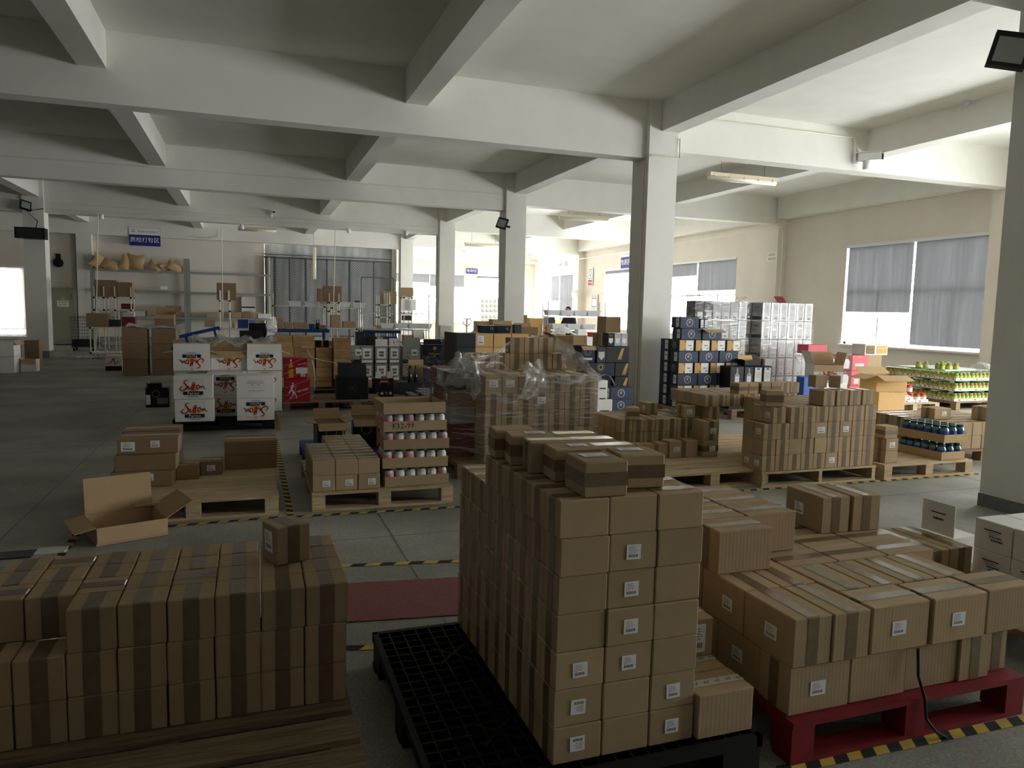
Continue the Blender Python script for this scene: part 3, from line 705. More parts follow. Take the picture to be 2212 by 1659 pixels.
# pallets ---------------------------------------------------------------------------------
def pallet(x0, y0, x1, y1, label, m='wood', H=.148, nb=7, along='x', stringer=False, group='wooden pallets', gap=None, name='wooden_pallet'):
    """boards run along x (or y); blocks or stringers carry them"""
    t = thing(name, label, 'pallet', ((x0+x1)/2, (y0+y1)/2, 0), 0, None)
    W_, D_ = x1-x0, y1-y0
    if along == 'y': W_, D_ = D_, W_; t.rotation_euler = (0, 0, PI/2)
    th = .02; bw = D_/nb-(gap if gap is not None else .018)
    me = MB().box((0, 0, 0), (W_, bw, th), m).mesh('deck_board'); me2 = MB().box((0, 0, 0), (W_, .1, th), m).mesh('bottom_board')
    for i in range(nb): obj('deck_board', me, t, (random.uniform(-.004, .004), -D_/2+bw/2+(D_-bw)*i/(nb-1), H-th/2), random.uniform(-.002, .002))
    if stringer:
        ms = MB().box((0, 0, 0), (.04, D_, H-2*th), m).mesh('stringer')
        for q in (-1, 0, 1): obj('stringer', ms, t, (q*(W_/2-.03), 0, H/2))
    else:
        mc = MB().box((0, 0, 0), (.1, D_, th), m).mesh('cross_board'); mb = MB().box((0, 0, 0), (.1, .11, H-3*th), m).mesh('block')
        for q in (-1, 0, 1):
            obj('cross_board', mc, t, (q*(W_/2-.05), 0, H-1.5*th))
            for r_ in (-1, 0, 1): obj('block', mb, t, (q*(W_/2-.05), r_*(D_/2-.055), (H-th)/2))
    for r_ in (-1, 0, 1): obj('bottom_board', me2, t, (0, r_*(D_/2-.05), th/2))
    return t
def plastic_pallet(x0, y0, x1, y1, label, H=.15, m='black_plastic', pitch=.06):
    t = thing('plastic_pallet', label, 'pallet', ((x0+x1)/2, (y0+y1)/2, 0)); W_, D_ = x1-x0, y1-y0
    b = MB(); b.box((0, 0, H-.028), (W_-.02, D_-.02, .006), m)
    nx, ny = int(W_/pitch), int(D_/pitch)
    for i in range(nx+1): b.box((-W_/2+.01+(W_-.02)*i/nx, 0, H-.0135), (.006, D_-.02, .023), m)
    for j in range(ny+1): b.box((0, -D_/2+.01+(D_-.02)*j/ny, H-.0135), (W_-.02, .006, .023), m)
    for sx in (-1, 1): b.box((sx*(W_/2-.012), 0, H-.02), (.024, D_, .04), m)
    for sy in (-1, 1): b.box((0, sy*(D_/2-.012), H-.02), (W_, .024, .04), m)
    for cx in (-.25, .25):
        for cy in (-.25, .25): b.box((cx*W_, cy*D_, H-.014), (.17*W_, .012, .026), m, .8); b.box((cx*W_, cy*D_, H-.014), (.17*W_, .012, .026), m, -.8)
    b.build('deck', t)
    for q in (-1, 0, 1):
        for r_ in (-1, 0, 1): MB().box((q*(W_/2-.08), r_*(D_/2-.08), (H-.03)/2), (.15, .15, H-.03), m).build('foot', t)
    for r_ in (-1, 0, 1): MB().box((0, r_*(D_/2-.05), .01), (W_, .08, .02), m).build('skid', t)
    return t

def open_carton(x, y, z, w_, d, h, label, rz=0, m='card', mi='card_in', flaps=(), th=.004, name='open_carton', group=None, deco=None, cat='box'):
    """flaps: (side, lean from upright in degrees outwards, length)"""
    b = MB(); b.box((0, 0, th/2), (w_, d, th), mi)
    for s in (-1, 1):
        b.box((s*(w_/2-th/2), 0, h/2), (th, d, h), m); b.box((0, s*(d/2-th/2), h/2), (w_-2*th, th, h), m)
        b.box((s*(w_/2-th-.0008), 0, h/2), (.001, d-2*th, h-.004), mi); b.box((0, s*(d/2-th-.0008), h/2), (w_-2*th, .001, h-.004), mi)
    if deco: deco(b)
    o = b.build(name, None, (x, y, z), rz, label=label, cat=cat, group=group)
    for side, ang, ln in flaps:
        f = MB(); W2 = d if side in 'lr' else w_
        f.box((0, .0, ln/2), (W2-.006, .0025, ln), m); f.box((0, .0022, ln/2), (W2-.008, .0012, ln-.002), mi)
        a = R(ang); fo = f.build('flap', o)
        yy = {'f': 0, 'b': PI, 'l': -PI/2, 'r': PI/2}[side]
        lo = {'f': (0, -d/2+th/2, h+.001), 'b': (0, d/2-th/2, h+.001), 'l': (-w_/2+th/2, 0, h+.001), 'r': (w_/2-th/2, 0, h+.001)}[side]
        fo.location = lo; fo.rotation_euler = (Matrix.Rotation(yy, 3, 'Z') @ Matrix.Rotation(a, 3, 'X')).to_euler()
    return o

# ---- near left pile of cube cartons on a slatted pallet
pallet(-.92, 2.02, .335, 3.30, 'wooden slatted pallet under the near left carton pile', 'wood_dark', .148, 7, gap=.036)
PX, PW = -1.05, .147
stack('near left pile', name='cube_carton', x0=-.735-.151*1, y0=2.655, z0=.149, nx=8, ny=4, nz=3, w_=PW, d=.146, h=.1495, tape='y', tw=.052, keep=lambda i, j, k: not (k == 2 and j == 0 and i < 2), gap=.0045, right=True,
      offs=lambda i, j, k: ((.004 if k == 2 else 0)+(.006 if j > 1 and i == 6 else 0), 0), tapes={(2, 1, 2): 'x', (0, 1, 2): 'x', (4, 1, 2): 'x', (1, 3, 2): 'x'})
carton(.124, 2.985, .60, .138, .138, .15, 'single brown carton sitting askew on the near left pile', R(22), tape='y', tw=.05, stick=[('l', .0, .01, .07, .085)], jit=False)

# ---- tall centre stack on the black plastic pallet
plastic_pallet(.50, 1.99, 1.665, 3.20, 'black plastic pallet under the tall carton stack')
st = {}
for k, i in [(5, 1), (4, 1), (3, 1), (2, 1), (1, 2), (0, 2), (2, 0)]: st[(i, 0, k)] = [('f', .0, .0, .052, .050)]
for k in (1, 0): st[(0, 0, k)] = [('f', .0, .0, .052, .050, True)]
def toff(i, j, k): return ({6: (.0, 0), 5: (.006, 0), 4: (.004, .002), 3: (.002, 0), 2: (.002, 0)}.get(k, (0, 0)))
stack('tall centre stack', .895, 2.05, .1505, 3, 9, 7, .172, .1245, .1235, 'x', .046, keep=lambda i, j, k: not (k == 6 and j > 5), sticks=st, gap=.003, offs=toff, right=True)
Z = 1.0205
carton(1.058, 2.135, Z, .15, .165, .113, 'brown carton nearest the viewer on top of the tall centre stack', R(-2), tape='h', tw=.045, stick=[('t', 0, .02, .09, .055)], jit=False)
carton(1.235, 2.20, Z, .155, .15, .113, 'brown carton right of the one nearest on the tall stack top', R(-6), tape='h', tw=.045, stick=[('t', -.01, .02, .085, .05)], jit=False)
carton(1.062, 2.335, Z, .17, .125, .113, 'brown carton behind the nearest one on the tall stack top', R(-4), tape='h', tw=.04, stick=[('t', .02, 0, .07, .05)], jit=False)
carton(1.035, 2.475, Z, .175, .13, .113, 'glossy taped carton in the middle of the tall stack top', R(-8), tape='x', tw=.05, jit=False)
carton(1.01, 2.62, Z, .17, .125, .113, 'brown carton with white top label, third back on tall stack top', R(-9), tape='h', tw=.045, stick=[('t', .02, 0, .08, .05)], jit=False)
carton(.99, 2.76, Z, .17, .12, .113, 'rearmost brown carton at left on the tall stack top', R(-6), tape='h', tw=.045, jit=False)
for n_, (xx, yy) in enumerate([(1.245, 2.40), (1.23, 2.535), (1.215, 2.665)]):
    carton(xx, yy, Z, .172, .1245, .1, '%s of three glossy taped cartons at right rear of tall stack top' % ['nearest', 'middle', 'farthest'][n_], R(-4), tape='x', tw=.06, tm='tape_clear', jit=False)
# W-taped cartons beside it
def wtape(o, w_, d, h):
    b = MB(); b.frame((0, 0, h+.0015), (1, 0, 0), (0, 1, 0)); b.rect(0, 0, w_-.004, .042, 'tape_white')
    for k in range(int(w_/.045)): b.text('W', -w_/2+.03+k*.045, -.004, .024, 'ink', .0006); b.rect(-w_/2+.044+k*.045, .012, .0016, .022, 'ink', .0006)
    b.build('printed_tape', o, label='white tape printed with black W marks')
o = carton(1.535, 2.105, .151, .225, .15, .158, 'low carton with white W-printed tape at the front of black pallet', m='card_flute', tape=None); wtape(o, .225, .15, .158)
o = carton(1.535, 2.27, .151, .225, .165, .158, 'second W-taped carton behind the low front one', m='card_flute', tape=None); wtape(o, .225, .165, .158)
o = carton(1.535, 2.36, .310, .225, .16, .15, 'W-taped carton with big white label, stacked against tall stack', tape=None, stick=[('f', .05, .0, .055, .11)]); wtape(o, .225, .16, .15)

# ---- red pallet with big fluted cartons
pallet(1.80, 2.00, 2.965, 3.10, 'red painted pallet at the lower right', 'red_paint', .16, 7, name='red_pallet', gap=.004)
RZ = .161; BH = .183; RP = 'red pallet'
def big(x, y, z, w_, d, lab, tape, stick=None, rz=0, h=BH): return carton(x+w_/2, y+d/2, z, w_, d, h, lab, rz, 'card_flute', tape, .05, stick, name='large_carton')
S1 = [('f', -.01, .0, .068, .055)]
big(1.815, 2.045, RZ, .275, .17, 'labelled big carton at left front corner, bottom layer, red pallet', 'x', S1)
big(2.097, 2.045, RZ, .272, .17, 'plain big carton, second from left, bottom front row, red pallet', None)
big(2.375, 2.06, RZ, .268, .17, 'big carton with hanging strap, third, bottom front row, red pallet', None)
big(2.65, 2.045, RZ, .165, .27, 'narrow taped carton, fourth, bottom front row, red pallet', 'y')
big(2.83, 2.08, RZ, .12, .27, 'narrow carton at right end, bottom front row, red pallet', 'y')
for j in range(3): big(1.822, 2.22+j*.275, RZ, .17, .27, 'big carton, %s back along left side, bottom layer, red pallet' % ORD[j+1], 'y', [('l', 0, 0, .068, .055)] if j == 0 else None)
Z1 = RZ+BH+.001
big(1.812, 2.035, Z1, .170, .28, 'taped carton at left front corner, second layer, red pallet', 'y', [('l', .02, .0, .068, .055)])
big(1.988, 2.035, Z1, .170, .28, 'taped carton second from left, front of second layer, red pallet', 'y')
big(2.175, 2.035, Z1, .282, .175, 'labelled wide carton left of middle, second layer front, red pallet', 'x', S1)
big(2.475, 2.035, Z1, .282, .175, 'labelled wide carton right of middle, second layer front, red pallet', 'x', S1)
big(2.775, 2.045, Z1, .26, .175, 'plain wide carton at right front corner, second layer, red pallet', 'x')
big(1.815, 2.325, Z1, .172, .28, 'carton behind the left corner one, second layer, red pallet', 'y', [('l', .04, 0, .068, .055)])
big(1.992, 2.325, Z1, .172, .28, 'carton second from left in second row, top of red pallet', 'y')
for i in range(4): big(2.172+i*.176, 2.222, Z1, .170, .275, '%s narrow glossy-taped carton in the second row, red pallet top' % ORD[i], 'y')
for i in range(3):
    for j in range(3):
        big(2.172+i*.285, 2.508+j*.186, Z1, .278, .178, 'flat-lying wide carton, %s across, %s row back, red pallet top' % (ORD[i], ORD[j]), 'x')
big(1.82, 2.62, Z1, .17, .27, 'hidden-side carton under the raised left block, red pallet', 'y')
big(1.995, 2.62, Z1, .17, .27, 'inner carton under the raised left block, red pallet', 'y')
Z2 = Z1+BH+.001
big(1.812, 2.50, Z2, .268, .18, 'fluted carton raised on third layer, nearest left, red pallet', 'x')
big(1.812, 2.69, Z2, .268, .17, 'carton behind the raised nearest left one, third layer', 'x')
big(2.09, 2.68, Z2, .268, .18, 'fluted carton raised on third layer, right of nearest, red pallet', 'x')
big(2.09, 2.87, Z2, .268, .17, 'carton behind the raised right one, third layer', 'x')
big(1.812, 2.87, Z2, .268, .17, 'third carton back at left on the third layer', 'x')
big(2.09, 3.045, Z2, .268, .17, 'rearmost raised carton over the red pallet, third layer', 'x')
big(2.668, 2.845, Z2, .168, .275, 'labelled left one of a pair standing back on red pallet', 'y', [('l', -.03, .0, .068, .06)], R(-2))
big(2.855, 2.83, Z2, .168, .275, 'right one of a pair standing back on red pallet', 'y', None, R(-3))
for i in range(3): big(2.17+i*.28, 2.70, RZ, .27, .36, 'large inner bottom carton, %s across, red pallet' % ORD[i], None)
b = MB(); b.tube([(2.40, 2.028, .345), (2.405, 2.022, .24), (2.41, 1.99, .162), (2.42, 1.985, .08), (2.46, 1.97, .03), (2.50, 1.96, .006)], .006, 'black_tape', 6)
b.build('strap', label='black strap hanging down from the red pallet load', cat='strap')
open_carton(2.62, 3.72, .0, .36, .22, .30, 'carton with one flap up standing behind the red pallet', R(-14), 'card_flute', flaps=[('b', 60, .1), ('f', 80, .08), ('l', 95, .08), ('r', 95, .08)])

# ---- brown row and white cartons at the right edge
pallet(3.42, 2.0, 4.35, 3.42, 'wooden pallet under the white cartons by the right edge', 'wood_dark')
for j in range(2):
    carton(3.60+.0*j, 3.06+j*.215, .149, .165, .205, .175, 'brown carton, %s in the row against white cartons' % ORD[j], tape='y', tw=.05)
    carton(3.775, 3.06+j*.215, .149, .165, .205, .175, 'brown carton, %s in the second row against white cartons' % ORD[j], tape='y', tw=.05)
def white_print(o, w_, d, h):
    b = MB(); b.frame((-w_/2-.0022, 0, h*.5), (0, -1, 0), (0, 0, 1))
    for n_, (v, L_, t_) in enumerate([(.035, .10, .006), (.024, .08, .003), (.014, .05, .003)]): b.rect(.0, v, L_, t_, 'ink_soft' if n_ else 'ink', .0003)
    for v in (0.0, -.018):
        for k in range(14): b.rect(-.02+k*.0055+(.01 if v else 0), v, .0035 if k % 3 else .002, .011, 'ink', .0003)
    b.build('printing', o)
for k in range(2):
    for j in range(4):
        for i in range(2):
            if i and not k: continue
            if j == 3 and (i or k == 0): continue
            if j == 3: continue
            o = carton(3.88+.105+i*.215, 2.31+j*.222+.11+(.0 if k else .0), .149+k*.171, .21, .216, .17, 'white printed carton, %s along, %s column, %s layer, right edge' % (ORD[j], ORD[i], 'upper' if k else 'lower'), m='white_card', tape=None, name='white_carton')
            white_print(o, .21, .216, .17)
o = MB().box((0, 0, .0), (.006, .22, .19), 'white_card').build('carton_flap', loc=(3.885, 3.215, .42), label='upright white flap at the far end of the white cartons', cat='flap')
o2 = MB(); o2.frame((-.0045, 0, 0), (0, -1, 0), (0, 0, 1)); o2.rect(0, .03, .1, .006, 'ink'); [o2.rect(-.03+k*.006, -.005, .004, .012, 'ink') for k in range(12)]; o2.build('printing', o)
carton(4.0, 3.215, .149, .21, .2, .17, 'white carton below the upright flap at the far end', m='white_card', tape=None, name='white_carton')

# ---- left middle pallet with flat cartons
pallet(-1.02, 5.82, .19, 7.22, 'wooden pallet carrying the flat brown cartons', 'wood', .15, 7, gap=.006)
LBL = [('f', -.145, .0, .10, .075), ('f', .05, .015, .068, .055)]
def flat(x, y, z, lab, st=None, rz=0, d=.33): carton(x, y+d/2, z, .44, d, .125, lab, rz, 'card_dark', 'x', .05, st, tm='tape_clear', name='flat_carton')
flat(-.812, 6.35, .151, 'flat brown carton with two stickers at the pallet left bottom', LBL, R(-2))
flat(-.792, 6.36, .277, 'plain flat carton in the middle of the left threefold stack')
flat(-.775, 6.43, .403, 'flat carton with two stickers on top of left threefold stack', LBL, R(-1))
flat(-.80, 6.83, .151, 'flat carton behind the left threefold stack, bottom'); flat(-.80, 6.83, .277, 'flat carton behind the left threefold stack, middle')
flat(-.80, 6.83, .403, 'flat carton behind the left threefold stack, top')
carton(-.504, 6.64, .151, .175, .18, .125, 'small plain brown carton beside the left threefold stack', m='card_dark', tape='x')
carton(-.327, 6.77, .151, .172, .18, .12, 'small labelled brown carton in the middle of the pallet', m='card_dark', tape='x', stick=[('f', 0, 0, .065, .05)])
flat(-.005, 6.85, .151, 'lower of two flat dark cartons at the pallet right', None, R(-1)); flat(-.005, 6.85, .277, 'upper of two flat dark cartons at the pallet right')
def sun(b):
    b.frame((.0, -.2022, .06))
    for k in range(17): a = -PI*.95+PI*.9*k/16; b.stroke([(.0, .02), (.05*math.cos(a), .02+.05*math.sin(a))], .006, 'ink_brown', .0006, sub=2)
    b.rect(.0, .028, .10, .004, 'ink_brown', .0006)
    for k in range(9): b.rect(-.03+k*.0075, .04, .005, .012, 'ink_brown', .0006)
    b.rect(-.07, .01, .035, .035, 'paper', .0006); b.rect(-.07, .01, .018, .006, 'ink', .001)
open_carton(-.83, 5.60, 0, .44, .40, .12, 'wide open carton with a dark sunburst print on the floor', R(20), 'card', flaps=[('b', 8, .25), ('l', 100, .13), ('r', 60, .2), ('f', 172, .1)], deco=sun)
MB().box((0, 0, .05), (.1, .08, .1), 'violet').build('purple_box', loc=(-.43, 5.90, .02), label='small dark purple box pushed under the flat carton pallet', cat='box')

# ---- pallet with small carton rows and jar trays
pallet(.44, 5.82, 1.575, 7.15, 'wooden pallet under the jar trays and small cartons', 'wood', .15, 8)
stk = {(0, 0, 0): [('f', .02, 0, .062, .05)], (1, 0, 0): [('f', .02, 0, .062, .05)], (2, 0, 0): [('f', .02, 0, .062, .05)]}
stack('jar tray pallet', .445, 5.855, .151, 3, 9, 2, .173, .1265, .124, 'x', .05, keep=lambda i, j, k: i > 0 or j < 6, sticks=stk, gap=.004, name='small_carton', desc='small carton', offs=lambda i, j, k: ((.0, .0) if i == 0 else (0, 0)))

# jars ------------------------------------------------------------------------------------
_J = {}
def jar_parts(kind):
    if kind in _J: return _J[kind]
    g, lab, lid, r, h = {'pink': ('jar_glass', 'label_pink', 'lid_dark', .037, .092), 'pale': ('jar_glass', 'paper', 'lid_dark', .037, .092), 'blue': ('jar_blue', 'label_blue', 'lid_dark', .045, .15),
        'green': ('nuts', 'label_green', 'lid_green', .05, .135), 'red': ('nuts', 'paper', 'lid_red', .06, .15)}[kind]
    b = MB(); b.smooth = True; b.lathe([(r*.85, 0), (r, r*.15), (r, h*.70), (r*.72, h*.84), (r*.72, h*.88)], g, 12)
    c = MB(); c.smooth = True; c.lathe([(r*.80, h*.86), (r*.80, h*.985), (r*.72, h)], lid, 12)
    d = MB(); d.smooth = True
    n = 12; z0, z1 = h*.18, h*.62; vs = []
    for k in range(9):
        a = -PI/2-1.9+3.8*k/8
        vs += [((r+.0008)*math.cos(a), (r+.0008)*math.sin(a), z) for z in (z0, z1)]
    d.add(vs, [(2*k, 2*k+2, 2*k+3, 2*k+1) for k in range(8)], lab)
    _J[kind] = (b.mesh('glass_jar'), c.mesh('lid'), d.mesh('jar_label'), r, h); return _J[kind]
def jar(x, y, z, kind, label, group=None, rz=None):
    b, c, d, r, h = jar_parts(kind)
    o = obj('glass_jar', b, None, (x, y, z), random.uniform(-.5, .5) if rz is None else rz, label, 'jar', group)
    obj('lid', c, o); obj('jar_label', d, o); return o
def tray(x, y, z, w_, d, h, label, rz=0, m='card', th=.004, name='cardboard_tray', deco=None):
    b = MB(); b.box((0, 0, th/2), (w_, d, th), m)
    for s in (-1, 1): b.box((s*(w_/2-th/2), 0, h/2), (th, d, h), m); b.box((0, s*(d/2-th/2), h/2), (w_-2*th, th, h), m)
    if deco: deco(b)
    return b.build(name, None, (x, y, z), rz, label=label, cat='tray')
TX, TY, TD, TW = 1.275, 6.05, .37, .54
for k in range(4):
    z = .151+k*.1515; a = R([3, -2, -3, 1][k]); dx = [0, 0, .012, -.012][k]
    def mark(b, k=k):
        if k == 3: b.frame((-.08, -TD/2-.001, .045)); b.text('F32-99', -.02, 0, .065, 'ink_brown', .001, rot=.03)
    w_ = TW if k < 3 else TW-.015
    tray(TX+dx, TY+.01, z, w_, TD, .085, '%s cardboard tray of pale jars from the pallet up' % ORD[k], a, deco=mark)
    for i in range(6):
        for j in range(4):
            if j and i and not (k == 3 and j < 2): continue
            lx = -w_/2+.045+i*(w_-.09)/5; ly = -TD/2+.046+j*.089
            kind = 'pink' if (i, k) in ((0, 0), (5, 0), (0, 1), (2, 1), (0, 2), (5, 2), (2, 3), (0, 3)) else 'pale'
            X = TX+dx+lx*math.cos(a)-ly*math.sin(a); Yy = TY+.01+lx*math.sin(a)+ly*math.cos(a)
            jar(X, Yy, z+.0045+.05, kind, '%s jar, %s from left, %s row, %s tray up' % ('pink-labelled' if kind == 'pink' else 'pale-labelled', ORD[i], ORD[j] if j else 'front', ORD[k]))
    MB().box((0, 0, 0), (w_-.02, TD-.02, .048), 'card_in').build('tray_liner', loc=(TX+dx, TY+.01, z+.0045+.024), rz=a, label='%s brown liner pad under the jars of a pale jar tray' % ORD[k], cat='liner')
tray(TX-.035, TY-.02, .151+4*.1515+.0, TW-.03, TD+.06, .09, 'empty cardboard tray on top of the pale jar trays', R(2))
def navy_open(x, y, z, lab, rz):
    return open_carton(x, y, z, .27, .30, .30, lab, rz, 'dark_navy', 'card_in', flaps=[('f', 130, .1), ('b', 25, .12), ('l', 80, .1), ('r', 70, .1)], deco=lambda b: b.frame((0, -.152, .15)).ring(0, .05, .05, .006, 'print_gold', .001).rect(.115, 0, .02, .26, 'amber', .001))
t = pallet(.49, 7.25, 1.5, 8.25, 'blue pallet under the two open navy cartons', 'blue_paint', .15, 7, name='blue_pallet')
navy_open(.74, 7.55, .151, 'left one of two open navy cartons behind the jar trays', R(3)); navy_open(1.13, 7.75, .151, 'right one of two open navy cartons behind the jar trays', R(-4))
carton(1.4, 7.5, .151, .15, .2, .3, 'dark carton between the jar trays and the wrapped pallet', m='charcoal', tape=None)
# ================================================================ white farm cartons
plastic_pallet(-.93, 10.02, .29, 11.2, 'black pallet under the white farm-brand cartons')
def farms_logo(b, o, flip=False, s=1.0, back=False):
    b.frame(o); k = -1 if flip else 1
    def X(p): return [(k*a*s, k*c*s) for a, c in p]
    if back:
        b.text('CALIFORNIA PISTACHIOS', 0, .07*k, .017, 'ink_soft', .001, flip=flip)
        for y_, l_ in ((.055, .22), (.045, .2), (-.005, .12)): b.rect(0, y_*k, l_, .003, 'ink_soft', .001)
        for x_ in (-.05, .02): [b.rect(k*(x_+q*.005), .028*k, .003, .012, 'ink_soft', .001) for q in range(7)]
        b.text('CALIFORNIA PISTACHIOS', 0, -.05*k, .016, 'ink', .001, flip=flip); b.ring(.1*k, -.05*k, .007, .002, 'ink_soft', .001, n=10); return
    b.stroke(X([(-.115, -.02), (-.115, .10), (.115, .10), (.115, -.02)]), .003, 'print_orange', .0006, sub=1)
    b.poly(X([(-.04, -.045), (.05, -.045), (.07, -.02), (0, .02), (-.06, -.02)]), 'print_orange', .0005)
    b.rect(0, -.068*k*s, .225*s, .044*s, 'print_navy', .001)
    b.text('Farms', 0, -.068*k*s, .045*s, 'print_white', .002, flip=flip, sx=1.25)
    for m_, w_, lf in (('print_orange', .017, .0012), ('print_red', .012, .0020)):
        b.stroke(X([(-.06, .085), (-.085, .088), (-.10, .065), (-.075, .03), (-.07, 0), (-.10, -.03), (-.135, -.03), (-.145, -.005), (-.12, .02)]), w_, m_, lf)
    for pts in ([(-.045, .022), (-.06, .018), (-.052, .008), (-.064, -.004), (-.04, -.010), (-.02, .005), (0, .03)], [(.0, .07), (-.008, .03), (-.014, -.03), (-.004, -.01)], [(.022, .072), (.012, .03), (.004, -.035)],
                [(-.02, .03), (.03, .035)], [(.035, .02), (.055, .035), (.075, .015), (.055, -.01), (.035, .002), (.05, .03), (.085, .012)], [(.088, .02), (.09, -.008), (.10, .012), (.115, .018), (.125, -.005), (.145, -.022)]):
        b.stroke(X(pts), .0115, 'print_red', .0022)
    for n_, y_ in enumerate((-.101, -.109, -.116)): b.rect(0, k*y_*s, (.2, .12, .11)[n_]*s, .003, 'ink_soft', .001)
    if flip: b.ring(.0, .108*s*-1, .009, .012, 'print_orange', .001, n=8)
def farm(x, y, z, label, flip=False, back=False, opened=None, h=.283):
    m = 'white_card'
    if opened is not None: o = open_carton(x, y, z, .45, .36, h, label, 0, m, 'card_in', flaps=opened, name='white_carton')
    else: o = carton(x, y, z, .45, .36, h, label, m=m, tape=None, name='white_carton')
    b = MB(); farms_logo(b, (0, -.1825, h/2), flip, back=back); b.build('printing', o, label='red script and navy band logo'); return o
FZ = .1505
farm(-.66, 10.0, FZ, 'white farm-brand carton, bottom left of the front pair'); farm(-.67, 9.985, FZ+.284, 'white farm-brand carton, front left, second up')
farm(.055, 9.98, FZ, 'upside-down farm carton, bottom right of the front pair', True); farm(.055, 9.97, FZ+.284, 'white carton with small print back face, front right, second up', False, True)
for k in range(2): farm(-.31, 10.40, FZ+k*.284, 'recessed farm carton between the front columns, %s' % ('bottom' if k == 0 else 'second up'), k == 1)
for i, x in enumerate((-.73, -.275, .18)):
    for k in range(3):
        lab = 'farm carton in back row, %s from left, %s' % (ORD[i], ('bottom', 'second up', 'top with raised flap')[k])
        if k < 2: farm(x, 10.80, FZ+k*.284, lab, True)
        else: farm(x, 10.80 if i == 1 else 10.74, FZ+k*.284, lab, True, opened=[('f', [5, 150, 8][i], .1), ('b', 20, .1), ('l', 100, .12), ('r', 110, .12)], h=.26)
open_carton(.02, 11.4, .85, .34, .26, .26, 'small open black box behind the farm cartons', 0, 'black_card', 'black_card', flaps=[('b', 10, .12), ('r', 60, .06)])
MB().box((0, 0, .42), (.4, .3, .84), 'charcoal').build('storage_bin', loc=(.02, 11.42, .0), label='dark bin under the small open black box', cat='bin')
n = 16; g = [[(-.75+1.1*i/n, 10.95+.4*j/6, 1.06+.05*math.sin(i*1.3+j)+.04*math.sin(j*2.1)+.05*(j % 2)) for i in range(n+1)] for j in range(7)]
b = MB().sheet(g, 'film_loose'); b.smooth = True; b.build('plastic_wrap', label='crumpled clear wrap lying on top of the farm cartons', cat='wrap')
t = thing('open_black_carton', 'open black carton on the floor left of the farm cartons', 'box', (-1.36, 12.6, 0))
b = MB(); b.box((0, 0, .15), (.33, .28, .30), 'black_card'); b.box((-.06, .0, .33), (.2, .24, .08), 'black_card', .2); b.box((-.12, -.1, .34), (.02, .02, .1), 'print_white'); b.build('body', t)
b = MB(); b.frame((0, -.1405, .15)); b.rect(.07, -.05, .15, .1, 'ink_soft'); b.rect(-.13, -.03, .06, .15, 'paper'); b.ring(-.02, .06, .05, .006, 'print_gold', .001); b.build('printing', t)

# ================================================================ stretch-wrapped pallet in the middle
pallet(1.83, 6.62, 3.26, 8.2, 'wooden pallet under the stretch-wrapped cartons', 'wood_dark')
W8 = .162
st = {}
for i, k in ((0, 4), (1, 4), (3, 4), (3, 3)): st[(i, 0, k)] = [('f', 0, .015, .085, .065)]
tp = {(i, 0, 4): None for i in (0, 1, 3)}; tp[(2, 0, 4)] = None
stack('wrapped pallet', 2.09, 6.6, .149, 7, 5, 5, W8, .162, .1655, 'y', .058, sticks=st, tapes=tp, gap=.0015, keep=lambda i, j, k: j == 0 or k == 4 or i in (0, 6), desc='carton', right=True, name='wrapped_carton')
stack('upper row of wrapped pallet', 2.12, 7.42, .980, 7, 1, 1, .162, .16, .166, 'y', .055, gap=.003)
stack('crown of wrapped pallet', 2.62, 7.44, 1.148, 3, 1, 1, .162, .16, .166, 'y', .055, gap=.003)
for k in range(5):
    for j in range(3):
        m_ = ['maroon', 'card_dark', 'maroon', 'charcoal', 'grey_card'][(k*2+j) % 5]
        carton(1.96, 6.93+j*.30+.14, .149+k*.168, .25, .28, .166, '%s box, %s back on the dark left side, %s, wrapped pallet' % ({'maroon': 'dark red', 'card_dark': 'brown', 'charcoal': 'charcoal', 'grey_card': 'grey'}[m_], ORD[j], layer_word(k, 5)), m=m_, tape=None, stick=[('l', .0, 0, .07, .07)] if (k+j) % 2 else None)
def filmgrid(f, nu, nv, amp, seed=0):
    rnd = random.Random(seed); g = []
    for j in range(nv+1):
        row = []
        for i in range(nu+1):
            p = Vector(f(i/nu, j/nv)); p += Vector([rnd.uniform(-amp, amp) for _ in range(3)])+Vector((0, .6*amp*math.sin(i*1.9+j*.7), amp*math.sin(i*.8))); row.append(tuple(p))
        g.append(row)
    return g
wr = thing('stretch_film', 'clear stretch film wrapped round the middle pallet and torn open at the top', 'film', (0, 0, 0))
def part_film(f, nu, nv, amp, m, seed, nm='film_panel'):
    b = MB().sheet(filmgrid(f, nu, nv, amp, seed), m); b.smooth = True; b.build(nm, wr)
part_film(lambda u, v: (2.07+1.19*u, 6.572, .16+.825*v), 30, 22, .005, 'film', 1)
part_film(lambda u, v: (2.07-.25*u, 6.575+.32*u, .15+(.83+.12*u)*v), 10, 22, .008, 'film', 2)
part_film(lambda u, v: (1.81, 6.9+1.2*u, .15+.95*v), 16, 20, .01, 'film', 3)
part_film(lambda u, v: (3.262, 6.575+1.2*u, .16+.82*v), 12, 14, .006, 'film', 4)
